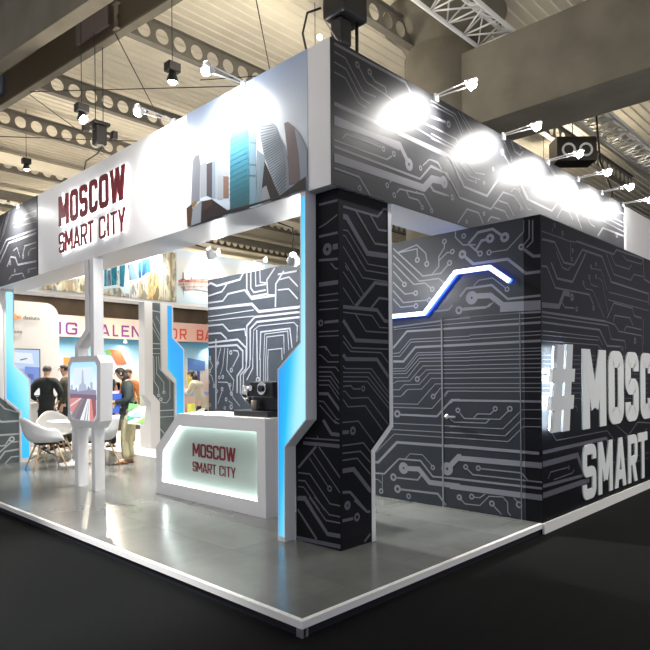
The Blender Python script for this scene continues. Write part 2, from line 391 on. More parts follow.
# ------------------------------------------------------------------ organic figures
def skin_obj(name, joints, edges, mats, parent, sub=2, root=None):
    names = list(joints); idx = {k: i for i, k in enumerate(names)}
    me = bpy.data.meshes.new(name)
    me.from_pydata([joints[k][:3] for k in names], [(idx[a], idx[b]) for a, b in edges], [])
    me.materials.append(mats)
    o = bpy.data.objects.new(name, me); COL.objects.link(o); o.parent = parent
    md = o.modifiers.new('skin', 'SKIN'); md.use_smooth_shade = True
    for i, k in enumerate(names):
        r = joints[k][3]; r = r if isinstance(r, tuple) else (r, r)
        sv = me.skin_vertices[0].data[i]; sv.radius = r; sv.use_root = (k == (root or names[0]))
    ss = o.modifiers.new('sub', 'SUBSURF'); ss.levels = sub; ss.render_levels = sub
    return o
CIRC = json.loads('{"door_wall":[[0.014,1.674,2.905,1.416,2.951,1.298,2.842,1.281,2.748],["r",1.285,2.723,0.033,0.55],[0.014,1.655,2.902,1.411,2.907,1.408,2.812],["r",1.409,2.784,0.033,0.55],[0.016,1.743,2.962,1.337,2.597,1.105,2.598,1.018,2.676],["r",0.997,2.695,0.032,0.55],[0.014,1.743,2.883,1.383,2.546,1.132,2.547,1.071,2.498],["r",1.054,2.482,0.03,0.55],[0.014,1.744,2.796,1.458,2.519,1.31,2.518,1.239,2.457],["r",1.216,2.44,0.03,0.55],[0.014,1.745,2.702,1.61,2.56],["r",1.587,2.534,0.031,0.55],[0.014,1.747,2.575,1.582,2.424,1.459,2.423],["r",1.435,2.42,0.031,0.55],[0.014,1.748,2.48,1.603,2.33,1.285,2.329],["r",1.258,2.327,0.03,0.55],[0.014,1.749,2.386,1.642,2.281,1.461,2.281],["r",1.433,2.279,0.031,0.55],[0.014,1.22,2.598,1.13,2.676,1.129,2.78,1.059,2.865,1.059,2.907],["r",1.058,2.932,0.03,0.55],[0.014,1.13,2.735,1.025,2.809,0.991,2.804],["r",0.961,2.809,0.029,0.55],[0.014,0.921,3.033,0.922,2.953,0.832,2.859,0.687,2.839],["r",0.823,2.951,0.028,0.55],[0.028,0.809,2.734,0.705,2.641],["r",0.841,2.763,0.046,0.4],[0.026,0.77,2.861,0.657,2.959,0.495,2.966,0.397,2.887],["r",0.364,2.861,0.049,0.45],[0.02,0.77,2.861,0.683,2.779,0.652,2.752],["r",0.636,2.741,0.031,0.55],[0.026,0.683,2.786,0.619,2.868,0.565,2.873],["r",0.523,2.876,0.047,0.4],["r",0.535,2.736,0.03,0.55],[0.011,0.504,2.736,0.34,2.735,0.166,2.882,0.165,2.995],[0.014,0.109,2.984,0.11,2.812,0.167,2.755],["r",0.191,2.739,0.032,0.5],[0.014,0.074,2.978,0.076,2.774,0.139,2.724],[0.028,0.167,2.715,0.07,2.632,-0.005,2.626],[0.028,0.804,2.726,0.716,2.645,0.333,2.642,0.148,2.479,-0.003,2.478],[0.011,0.71,2.422,0.654,2.472,0.499,2.477,0.365,2.367],["r",0.343,2.347,0.027,0.55],[0.022,0.874,2.324,0.799,2.403,0.508,2.406,0.337,2.251,-0.001,2.252],["r",0.736,2.301,0.069,0.22],[0.055,0.696,2.314,0.524,2.304,0.389,2.195,-0.001,2.18],[0.011,0.875,2.187,0.826,2.203,0.54,2.194,0.494,2.232],["r",0.888,2.185,0.043,0.55],[0.015,0.839,2.185,0.576,2.185,0.521,2.222],[0.02,1.197,2.2,1.014,2.2,0.963,2.247],[0.018,1.752,2.06,1.076,2.091],[0.009,1.067,2.097,0.758,2.097],[0.009,1.753,2.035,1.076,2.047,0.759,2.05],[0.022,1.755,1.823,1.558,2.004,0.759,2.0],[0.009,1.756,1.762,1.667,1.767,1.512,1.912,0.76,1.908],[0.009,1.756,1.728,1.658,1.728,1.503,1.881,0.76,1.872],[0.025,1.757,1.671,1.61,1.667,1.447,1.821,0.761,1.822],[0.009,1.758,1.588,1.591,1.589,1.42,1.759,0.762,1.751],[0.009,1.758,1.56,1.582,1.561,1.411,1.733,0.762,1.729],[0.009,1.758,1.53,1.573,1.531,1.392,1.697,0.762,1.69],[0.009,1.759,1.485,1.554,1.487,1.384,1.662,0.763,1.655],[0.009,1.76,1.417,1.7,1.446,1.526,1.448,1.347,1.612,0.763,1.607],["r",1.423,1.468,0.034,0.55],[0.009,1.395,1.491,1.302,1.569,0.764,1.568],[0.009,1.76,1.347,1.672,1.348,1.603,1.406,1.395,1.41,1.267,1.531,0.764,1.53],[0.009,1.624,1.289,1.556,1.352,1.368,1.357,1.24,1.475,0.764,1.477],[0.009,1.37,1.239,1.188,1.415,0.765,1.418],[0.009,1.198,1.28,1.127,1.37,1.1,1.373,0.765,1.375],[0.009,1.075,1.275,1.023,1.339,0.766,1.341],[0.09,0.419,2.174,-0.0,2.159],[0.009,0.876,2.109,0.201,2.106],[0.018,0.201,2.102,0.0,2.096],[0.009,0.877,2.051,0.001,2.047],[0.022,0.763,2.001,0.001,1.998],[0.009,0.764,1.918,0.002,1.916],[0.009,0.764,1.878,0.002,1.881],[0.025,0.765,1.822,0.003,1.825],[0.009,0.765,1.758,0.003,1.757],[0.009,0.765,1.73,0.003,1.728],[0.009,0.766,1.692,0.004,1.694],[0.009,0.766,1.658,0.004,1.657],[0.009,0.767,1.61,0.005,1.61],[0.009,0.767,1.57,0.005,1.57],[0.009,0.767,1.53,0.005,1.533],[0.009,0.768,1.478,0.006,1.478],[0.009,0.769,1.418,0.006,1.422],[0.009,0.769,1.375,0.007,1.38],[0.009,0.769,1.34,0.007,1.345],[0.009,1.766,1.27,1.648,1.275,1.57,1.346],[0.009,1.767,1.189,1.42,1.19,1.245,1.364],[0.009,1.767,1.146,1.23,1.149,1.036,1.339,0.884,1.34],["r",1.216,1.279,0.03,0.55],[0.009,1.193,1.3,1.13,1.362],["r",1.703,1.074,0.044,0.5],[0.022,1.66,1.066,1.169,1.066,0.985,1.246,0.885,1.248],[0.009,1.779,0.963,0.888,0.973],[0.009,1.78,0.892,0.888,0.9],[0.009,2.028,0.602,1.751,0.841,0.889,0.848],[0.03,2.051,0.494,1.988,0.497,1.712,0.749,0.89,0.758],[0.018,2.052,0.364,1.897,0.372,1.685,0.563,1.39,0.569,1.229,0.411,0.893,0.421],[0.009,1.597,0.571,1.53,0.634,1.362,0.636,1.24,0.53],["r",1.228,0.509,0.028,0.55],[0.055,1.579,0.465,1.41,0.474,1.274,0.344,0.894,0.344],["r",1.621,0.464,0.066,0.25],["r",1.766,0.347,0.045,0.5],[0.018,1.716,0.346,1.429,0.352,1.383,0.408],["r",1.708,0.219,0.047,0.5],[0.022,1.659,0.22,1.168,0.232,1.065,0.124],[0.009,1.927,0.359,1.929,0.197],["r",1.946,0.166,0.032,0.55],[0.009,2.053,0.288,1.99,0.295,1.939,0.261],["r",1.554,0.156,0.032,0.55],["r",1.047,0.513,0.071,0.25],[0.055,1.018,0.542,0.907,0.654,0.874,0.658],["r",0.903,0.23,0.027,0.55],[0.022,1.007,1.212,0.969,1.242,-0.005,1.25],["r",0.91,1.139,0.029,0.55],[0.011,0.886,1.111,0.832,1.057,0.432,1.065,0.34,1.152],["r",0.324,1.172,0.03,0.55],[0.011,0.724,1.069,0.679,1.11,0.537,1.112,0.498,1.147],["r",0.481,1.168,0.028,0.55],[0.011,1.008,1.041,0.952,1.014,0.584,1.02,0.544,1.061],[0.009,1.009,0.965,0.399,0.972,0.196,1.167,-0.004,1.173],[0.009,1.01,0.903,0.375,0.904,0.189,1.083,-0.003,1.088],[0.009,1.01,0.849,0.346,0.849,0.182,1.006,-0.003,1.011],[0.03,1.011,0.761,0.03,0.758],[0.055,1.013,0.544,0.919,0.638,0.001,0.645],["r",0.822,0.554,0.029,0.55],[0.014,0.801,0.532,0.739,0.483,0.002,0.488],["r",0.676,0.556,0.029,0.55],[0.014,0.641,0.553,0.209,0.556,0.14,0.487],[0.022,1.015,0.418,0.003,0.429],[0.055,1.016,0.332,0.003,0.342],["r",0.901,0.229,0.032,0.55],[0.011,0.886,0.21,0.832,0.17,0.662,0.177,0.557,0.285,0.406,0.297,0.357,0.25,0.353,0.152,0.325,0.126],["r",0.755,0.256,0.031,0.55],[0.011,0.723,0.253,0.661,0.256,0.6,0.303],["r",0.527,0.216,0.031,0.55],[0.011,0.507,0.194,0.424,0.122],["r",0.236,0.244,0.035,0.55],[0.011,0.252,0.272,0.291,0.304],[0.03,5.342,2.944,5.273,2.967,5.118,2.904,4.554,2.935,4.459,3.029],[0.025,5.344,2.773,4.993,2.805,4.867,2.9],[0.025,5.346,2.665,4.97,2.661,4.845,2.754,4.44,2.771],[0.03,4.39,3.054,4.394,2.766,4.304,2.656,3.953,2.664],[0.025,4.299,3.043,4.303,2.785,4.236,2.715,3.974,2.722],[0.02,4.196,3.041,4.19,2.802,3.973,2.8],[0.02,4.099,3.029,4.093,2.842,3.951,2.817],[0.025,3.932,2.634,3.95,2.859,3.78,3.004],[0.02,3.953,2.65,3.785,2.633],[0.028,3.775,2.467,3.762,2.782,3.597,2.939],[0.03,4.44,2.771,4.282,2.626,3.785,2.625],[0.025,3.719,2.908,3.341,2.907],[0.02,3.72,2.832,3.498,2.846,3.325,2.701],[0.02,3.722,2.695,3.501,2.686,3.327,2.535],[0.04,5.347,2.572,4.283,2.554,4.129,2.433,3.29,2.426],[0.014,5.349,2.448,4.24,2.465],[0.014,5.35,2.385,4.241,2.379],[0.03,3.291,2.36,4.219,2.363,4.401,2.247,4.408,1.756],[0.03,3.292,2.294,4.175,2.289,4.324,2.199,4.33,1.754],[0.025,5.351,2.308,4.975,2.308,4.828,2.2,4.448,2.206,4.426,2.104],[0.025,5.353,2.184,5.027,2.181,4.879,2.083],[0.03,5.355,2.044,4.613,2.061,4.419,1.93,4.422,1.727],[0.03,5.356,1.982,4.638,1.982,4.498,1.889,4.5,1.758],[0.014,4.272,1.752,4.244,2.18,4.132,2.229,3.408,2.231,3.339,2.178,3.353,1.967],[0.022,4.117,1.748,4.09,2.142,3.488,2.156,3.444,1.891],[0.014,4.03,1.746,4.003,2.109,3.528,2.123,3.511,1.867],[0.014,3.987,1.745,3.961,2.065,3.608,2.074,3.604,1.816],[0.014,3.944,1.744,3.934,1.883,3.651,1.894,3.645,1.736],[0.03,4.498,1.904,4.502,1.642,4.635,1.526,4.639,1.276],[0.025,4.408,1.756,4.433,1.626,4.559,1.54,4.563,1.262],[0.02,4.33,1.811,4.341,1.668,4.489,1.548,4.492,1.35],[0.02,4.271,1.781,4.273,1.638,4.412,1.467],[0.025,4.177,2.176,4.173,1.523],["r",4.164,1.471,0.042,0.55],[0.018,4.108,1.776,4.112,1.452],[0.014,4.029,1.774,4.034,1.437],[0.014,3.986,1.773,3.991,1.437],[0.014,3.944,1.772,3.948,1.437],["r",4.784,1.878,0.035,0.55],[0.018,4.73,1.906,4.616,1.893,4.593,1.834,4.739,1.66],["r",4.773,1.616,0.035,0.55],[0.018,4.856,1.947,4.886,1.618,4.717,1.467,4.744,1.304],["r",4.778,1.265,0.032,0.55],[0.014,4.93,1.95,4.984,1.68,5.047,1.553],[0.014,5.031,1.954,5.109,1.774,5.132,1.652],["r",5.073,1.508,0.03,0.55],["r",4.987,1.514,0.031,0.55],["r",5.316,1.81,0.031,0.55],["r",5.319,1.609,0.031,0.55],["r",5.348,1.438,0.031,0.55],["r",5.208,1.377,0.031,0.55],["r",5.11,1.728,0.031,0.55],["r",5.004,1.332,0.03,0.55],["r",4.806,1.393,0.03,0.55],["r",5.142,1.3,0.03,0.55],["r",4.907,1.177,0.031,0.55],["r",4.786,1.066,0.039,0.55],["r",4.944,1.046,0.027,0.55],["r",5.327,1.082,0.028,0.55],[0.014,5.114,1.438,4.864,1.432,4.731,1.201,4.58,1.086],[0.014,5.317,1.779,5.24,1.685,5.303,1.624],[0.014,5.346,1.578,5.268,1.531,5.207,1.407],[0.014,5.005,1.302,5.067,1.195,5.119,1.102],[0.014,4.843,1.154,4.747,1.111],[0.03,5.151,2.096,5.167,1.024]],"column_right":[[0.02,1.247,2.879,1.69,2.878,1.776,2.96,1.859,2.967],[0.018,1.4,2.876,1.649,2.639,1.854,2.652],[0.018,1.587,2.877,1.697,2.766,1.856,2.778],[0.045,1.246,2.8,1.291,2.797,1.546,2.542,1.853,2.557],[0.01,1.245,2.69,1.303,2.691,1.554,2.451,1.851,2.456],[0.01,1.244,2.645,1.269,2.643,1.526,2.393],[0.01,1.243,2.555,1.419,2.38],[0.01,1.266,2.401,1.299,2.366],[0.01,1.438,2.471,1.526,2.395,1.85,2.398],[0.01,1.351,2.46,1.481,2.329,1.849,2.33],[0.01,1.266,2.426,1.497,2.189],[0.01,1.24,2.35,1.46,2.151],[0.01,1.238,2.221,1.372,2.092],[0.03,1.389,2.082,1.644,2.303,1.849,2.306],[0.02,1.586,2.079,1.699,2.177,1.847,2.178],[0.03,1.236,2.066,1.669,2.071,1.772,1.984,1.845,1.983],[0.01,1.236,2.022,1.603,2.019,1.705,1.923,1.844,1.925],[0.012,1.38,2.024,1.519,1.882,1.843,1.883],[0.032,1.235,1.958,1.386,1.801,1.842,1.803],[0.012,1.233,1.834,1.342,1.737,1.841,1.739],[0.012,1.233,1.787,1.324,1.708,1.721,1.706,1.839,1.601],[0.032,1.231,1.68,1.269,1.644,1.663,1.647,1.824,1.492],[0.01,1.23,1.591,1.255,1.568,1.588,1.566,1.835,1.346],[0.01,1.229,1.535,1.56,1.535,1.835,1.303],[0.01,1.229,1.501,1.541,1.497,1.834,1.254],[0.01,1.229,1.464,1.532,1.459,1.83,1.212],[0.012,1.228,1.423,1.32,1.427,1.354,1.4,1.441,1.399],["r",1.477,1.401,0.025,0.55],[0.01,1.227,1.382,1.252,1.383,1.319,1.325,1.539,1.324,1.818,1.073],[0.01,1.227,1.317,1.284,1.256,1.502,1.255,1.73,1.036],[0.01,1.217,1.132,1.412,1.132,1.617,0.934],["r",1.342,1.057,0.036,0.45],[0.03,1.216,1.052,1.291,1.051],[0.012,1.214,0.946,1.472,0.947,1.57,0.856],[0.012,1.214,0.884,1.435,0.88,1.56,0.775],[0.012,1.213,0.827,1.391,0.827,1.558,0.676],[0.038,1.212,0.742,1.347,0.741,1.565,0.528],[0.022,1.209,0.57,1.301,0.56,1.5,0.375],["r",1.268,0.456,0.038,0.3],["r",1.384,0.342,0.036,0.5],[0.024,1.206,0.342,1.336,0.338],[0.02,1.475,0.12,1.55,0.171],[0.02,1.354,0.486,1.509,0.366,1.553,0.359]],"column_left":[[0.02,1.001,2.924,0.754,2.918],[0.02,1.004,2.661,0.757,2.659],["r",0.91,2.543,0.05,0.35],[0.045,0.848,2.551,0.758,2.551],[0.02,1.007,2.466,0.76,2.445],[0.012,0.873,2.425,0.82,2.373,0.761,2.371],[0.012,1.003,2.735,0.931,2.751,0.755,2.819],[0.035,1.009,2.265,0.762,2.261],[0.01,1.01,2.174,0.763,2.171],[0.01,1.011,2.125,0.764,2.119],[0.01,1.012,2.057,0.764,2.05],["r",0.992,1.946,0.029,0.5],[0.022,0.949,1.949,0.766,1.95],[0.01,1.014,1.873,0.767,1.87],[0.01,1.014,1.837,0.767,1.831],[0.01,0.999,1.747,0.952,1.747,0.92,1.715],[0.01,1.015,1.75,0.936,1.749,0.874,1.676,0.769,1.673],[0.01,1.016,1.687,0.992,1.68,0.914,1.623,0.77,1.62],[0.01,1.017,1.583,0.829,1.578,0.771,1.524],[0.01,1.018,1.543,0.876,1.541,0.772,1.429],[0.01,1.018,1.505,0.884,1.504,0.772,1.383],[0.01,1.019,1.472,0.9,1.472,0.773,1.34],[0.01,1.019,1.434,0.9,1.434,0.773,1.296],[0.024,1.02,1.362,0.917,1.363,0.774,1.218],[0.01,1.021,1.302,0.965,1.297,0.819,1.159,0.775,1.157],[0.01,1.013,1.268,0.835,1.127,0.775,1.127],[0.01,1.096,1.054,1.032,0.994],[0.03,0.974,1.146,0.881,1.037,0.782,1.034],[0.01,0.849,1.151,0.811,1.125,0.781,1.123],[0.012,1.189,0.984,0.782,0.99],[0.03,1.215,0.941,0.783,0.943],[0.022,1.278,0.723,1.057,0.923],[0.014,1.025,0.92,0.786,0.687],[0.01,1.099,0.868,0.787,0.565],[0.01,1.141,0.818,0.93,0.609],["r",0.907,0.589,0.027,0.55],[0.012,1.278,0.681,1.134,0.684,0.904,0.465,0.789,0.464],[0.012,1.279,0.616,1.194,0.619,0.967,0.405],[0.01,1.28,0.562,1.211,0.564,1.023,0.397],[0.028,1.281,0.467,1.195,0.478,1.105,0.385],[0.012,1.082,0.498,0.915,0.375,0.785,0.376],[0.012,1.147,0.489,0.951,0.323,0.786,0.326],[0.034,1.298,0.456,1.203,0.469,0.934,0.214,0.787,0.221],[0.022,1.29,0.365,1.06,0.148],[0.034,1.303,0.118,0.788,0.135]],"box_face":[[0.01,3.18,2.864,3.831,2.868,4.005,2.886],[0.022,3.178,2.788,3.462,2.803,3.679,2.631,3.933,2.638,4.162,2.829,4.723,2.833,5.01,2.577,6.389,2.565,6.384,2.419],[0.01,3.405,2.885,3.426,2.938],["r",3.465,2.969,0.023,0.55],[0.01,3.643,2.864,3.652,2.9],["r",3.652,2.925,0.024,0.55],[0.01,3.852,2.862,3.848,2.697],["r",3.878,2.689,0.025,0.55],["r",3.902,2.783,0.025,0.55],[0.014,3.499,2.717,3.637,2.575,3.782,2.567,3.846,2.61],[0.024,3.38,2.593,3.514,2.452,3.886,2.458,4.254,2.806],[0.022,4.005,2.895,5.101,2.91,5.188,2.976,6.19,2.999,6.218,2.738,6.465,2.719],[0.014,4.855,2.89,5.096,2.675,5.688,2.669,5.818,2.758,6.184,2.767],[0.014,4.99,2.899,5.155,2.792,5.629,2.799,5.725,2.863],[0.014,5.42,2.938,5.54,2.902,6.12,2.924,6.19,2.999],[0.018,3.173,2.534,3.284,2.54,3.472,2.356,4.339,2.368,4.457,2.267],["r",4.456,2.23,0.03,0.55],[0.05,3.166,2.165,3.548,2.179,3.672,2.324,3.819,2.321],["r",3.874,2.299,0.041,0.4],[0.016,3.609,2.234,3.69,2.181,3.924,2.19],["r",3.989,2.186,0.028,0.55],["r",4.394,2.677,0.026,0.55],["r",4.542,2.724,0.023,0.55],["r",4.343,2.561,0.026,0.55],["r",4.539,2.583,0.026,0.55],["r",4.177,2.479,0.025,0.55],[0.01,4.176,2.461,4.245,2.423,4.436,2.423,4.784,2.139],[0.01,4.343,2.543,4.389,2.483,4.586,2.475],[0.01,4.614,2.582,4.716,2.555,4.893,2.224],[0.01,4.393,2.659,4.693,2.676,4.872,2.475],[0.016,4.864,2.144,5.087,2.337,5.742,2.326,5.804,2.235,6.101,2.222],[0.01,4.925,2.45,6.385,2.453],[0.01,4.896,2.36,6.382,2.341],[0.022,3.165,2.097,4.81,2.107],[0.014,4.81,2.107,5.109,2.085,5.25,2.012,6.094,1.997,6.122,1.757],[0.014,6.169,2.22,6.159,1.868],[0.014,5.054,2.111,5.112,2.194,5.645,2.198,5.756,2.11],[0.02,3.163,2.001,4.626,2.001,4.856,1.828,5.303,1.832],["r",5.361,1.813,0.028,0.55],[0.014,3.164,2.057,4.889,2.063,4.994,1.911,5.453,1.908,5.481,1.806],[0.01,3.161,1.92,4.599,1.919,4.725,1.834],[0.01,3.16,1.88,4.598,1.883],[0.01,3.159,1.824,4.571,1.829,4.723,1.767],[0.014,5.426,2.03,5.518,2.087,6.097,2.074],["r",5.828,1.922,0.043,0.55],[0.007,3.156,1.688,6.365,1.733],[0.007,3.156,1.648,6.364,1.677],[0.007,3.155,1.608,6.362,1.624],[0.007,3.154,1.56,6.36,1.559],[0.007,3.153,1.517,6.359,1.501],[0.007,3.152,1.473,6.357,1.44],[0.007,3.151,1.425,6.355,1.375],[0.007,3.15,1.377,6.353,1.311],[0.007,3.149,1.332,6.352,1.252],[0.007,3.148,1.281,6.35,1.181],[0.01,3.328,0.964,3.461,0.858,4.833,0.859,5.075,0.724],[0.036,3.156,0.768,4.804,0.775,5.016,0.571],[0.055,3.154,0.656,3.978,0.663,4.109,0.498],[0.012,3.262,0.506,3.32,0.564,3.718,0.564],["r",3.751,0.56,0.021,0.55],[0.012,3.394,0.481,3.843,0.494,3.887,0.523],[0.032,3.15,0.449,4.2,0.433],[0.055,3.148,0.361,4.293,0.367],[0.014,5.423,0.726,5.545,0.748,5.898,0.893,6.412,0.851],[0.01,4.446,0.719,4.492,0.566,4.85,0.471],[0.01,5.08,0.921,5.545,0.748],["r",6.232,0.762,0.031,0.55],[0.01,5.013,0.473,6.33,0.466],[0.01,5.536,0.396,6.328,0.399],[0.01,3.816,1.189,3.967,1.166,3.988,1.112]],"fascia_right":[[0.012,1.127,4.075,1.257,4.072,1.472,3.874,1.642,3.883],[0.012,1.126,3.994,1.267,3.986,1.448,3.812,1.567,3.804],[0.012,1.125,3.913,1.255,3.911,1.412,3.763,1.518,3.75],["r",1.405,4.073,0.028,0.55],[0.012,1.428,4.054,1.521,3.968,1.769,3.948,1.872,3.933],["r",1.563,4.068,0.028,0.55],[0.012,1.583,4.046,1.631,4.013,1.77,4.012,1.795,3.964],[0.024,1.127,4.141,2.065,4.153,2.162,4.076],[0.034,1.121,3.663,1.976,3.669,2.72,3.675],[0.05,1.12,3.546,1.974,3.537],[0.012,1.216,3.415,1.26,3.46,1.587,3.47,1.711,3.472],["r",1.741,3.464,0.024,0.55],[0.014,1.118,3.373,1.786,3.387,1.86,3.435],["r",1.887,3.461,0.026,0.55],[0.05,1.119,3.517,1.974,3.566,2.077,3.46],["r",2.11,3.423,0.058,0.3],[0.034,1.948,3.662,2.72,3.656],[0.02,1.117,3.322,2.281,3.33,2.464,3.495,2.717,3.484],[0.07,1.116,3.234,2.339,3.257,2.477,3.375,2.683,3.395],["r",2.683,3.391,0.061,0.3],[0.018,2.43,3.312,2.491,3.264,2.714,3.266],[0.016,1.115,3.151,1.416,3.149,1.556,3.026],["r",1.419,3.058,0.024,0.55],["r",1.788,3.162,0.025,0.55],[0.014,1.823,3.194,1.857,3.226],["r",1.887,3.098,0.026,0.55],[0.014,1.922,3.126,1.968,3.169,2.338,3.197,2.458,3.094],["r",2.466,3.071,0.025,0.55],[0.014,2.064,3.173,2.106,3.123,2.249,3.127,2.298,3.09],["r",2.312,3.071,0.024,0.55],[0.012,2.221,3.206,2.235,3.184],["r",2.291,3.432,0.025,0.55],[0.012,2.327,3.465,2.434,3.549,2.589,3.552,2.637,3.51],[0.014,2.201,3.787,2.721,3.756],[0.014,2.26,3.864,2.723,3.875],["r",2.773,3.98,0.034,0.5],[0.024,2.467,3.964,2.718,3.986],[0.012,2.469,4.081,2.872,4.085,3.014,3.94],[0.012,2.469,4.118,2.901,4.117,3.044,3.98],[0.01,2.945,4.161,3.193,4.006],[0.01,3.017,4.16,3.225,4.047],[0.014,2.466,3.875,2.911,3.873,3.039,3.728],[0.014,2.465,3.802,2.868,3.792,3.009,3.642],[0.014,2.464,3.758,2.839,3.762],[0.034,2.463,3.67,2.796,3.667,2.977,3.479],[0.02,2.46,3.487,2.697,3.484,2.778,3.434],[0.012,2.461,3.553,2.577,3.545,2.643,3.493],["r",3.864,3.988,0.034,0.55],[0.018,3.899,3.963,4.024,3.89,4.209,3.882,4.563,3.893],["r",4.069,3.968,0.025,0.55],[0.01,4.044,3.991,3.92,4.106,3.815,4.163],[0.02,4.066,4.181,4.156,4.073,4.289,4.062,4.368,4.128],[0.02,4.215,4.186,4.329,4.145],[0.026,2.782,3.663,3.049,3.425,3.515,3.427,3.896,3.79,4.208,3.793,4.36,3.692,4.516,3.579],[0.02,2.46,3.487,2.738,3.486,2.959,3.297,3.595,3.302,3.874,3.544,4.128,3.554,4.355,3.438],["r",2.682,3.382,0.054,0.3],[0.016,2.457,3.303,2.508,3.27,2.77,3.273],["r",2.825,3.269,0.03,0.55],[0.012,2.461,3.553,2.578,3.559,2.643,3.501],[0.016,2.926,3.035,3.105,3.208,3.335,3.212,3.428,3.115],["r",3.094,3.077,0.022,0.55],["r",3.446,3.224,0.023,0.55],[0.016,3.767,3.428,3.979,3.436,4.124,3.324],[0.016,3.663,3.332,3.906,3.336,3.994,3.274],[0.016,3.526,3.157,3.594,3.218,3.798,3.23],[0.012,4.055,3.583,4.13,3.643,4.224,3.649],["r",4.262,3.65,0.025,0.55],[0.012,4.262,3.626,4.357,3.547,4.474,3.47,4.555,3.477],["r",4.289,3.435,0.022,0.55],[0.01,2.865,3.63,3.095,3.514,3.24,3.519],["r",3.278,3.528,0.02,0.55],[0.01,2.98,3.643,3.156,3.559,3.372,3.568],["r",3.452,3.554,0.02,0.55],["r",3.653,3.749,0.023,0.55],[0.01,3.054,3.708,3.279,3.62,3.47,3.648],[0.026,4.586,3.71,5.206,3.741,5.372,3.891,5.242,4.042,4.952,4.174],[0.026,4.302,3.708,4.452,3.587,5.143,3.576,5.388,3.765,5.805,3.782,6.107,3.51],[0.026,6.696,3.508,6.896,3.658,7.888,3.683],[0.016,5.291,3.514,5.448,3.66,5.671,3.663,5.801,3.58],[0.014,6.146,3.697,6.325,3.702,6.434,3.636,6.584,3.619],[0.012,6.781,3.828,7.892,3.826],[0.012,6.819,3.762,7.89,3.747],[0.012,6.666,3.879,7.894,3.89],[0.014,5.125,4.141,5.272,4.049,5.519,4.053],[0.014,5.813,4.12,6.082,3.96,6.368,3.963],[0.014,6.3,4.202,6.593,4.009,7.149,4.001],[0.012,5.949,4.178,6.295,3.976],[0.014,7.152,4.152,7.404,4.019,7.897,4.034],["r",6.4,3.743,0.039,0.55],["r",7.481,3.649,0.043,0.55],[0.012,5.678,3.956,5.941,3.822,6.292,3.836]],"fascia_left":[[0.035,9.142,3.268,8.218,3.398,7.792,3.67,6.669,3.638],[0.03,9.136,3.482,8.215,3.536,7.893,3.735,6.668,3.694],[0.014,8.138,3.75,7.885,4.078,7.576,4.309],[0.014,8.207,3.862,7.916,4.207],[0.014,8.03,3.832,7.678,4.209],[0.02,7.214,3.368,7.118,3.517,6.672,3.504],["r",7.183,3.363,0.032,0.55],[0.03,7.869,3.302,7.697,3.437,7.5,3.396,7.406,3.272,6.679,3.228],[0.016,7.806,3.086,7.67,3.142,7.22,3.122,7.129,3.03],["r",7.732,3.344,0.038,0.55],[0.014,7.595,3.518,7.431,3.541,7.308,3.369],["r",7.537,3.198,0.029,0.55],[0.014,6.968,3.401,6.878,3.434,6.674,3.425],["r",6.969,3.379,0.028,0.55],[0.02,8.972,3.566,8.433,3.593,8.132,3.999],[0.012,7.518,4.01,6.662,3.962],[0.012,7.585,3.95,6.664,3.884],[0.012,7.554,3.872,6.666,3.806],["r",6.975,3.126,0.032,0.55],[0.014,6.914,3.142,6.681,3.134]]}')
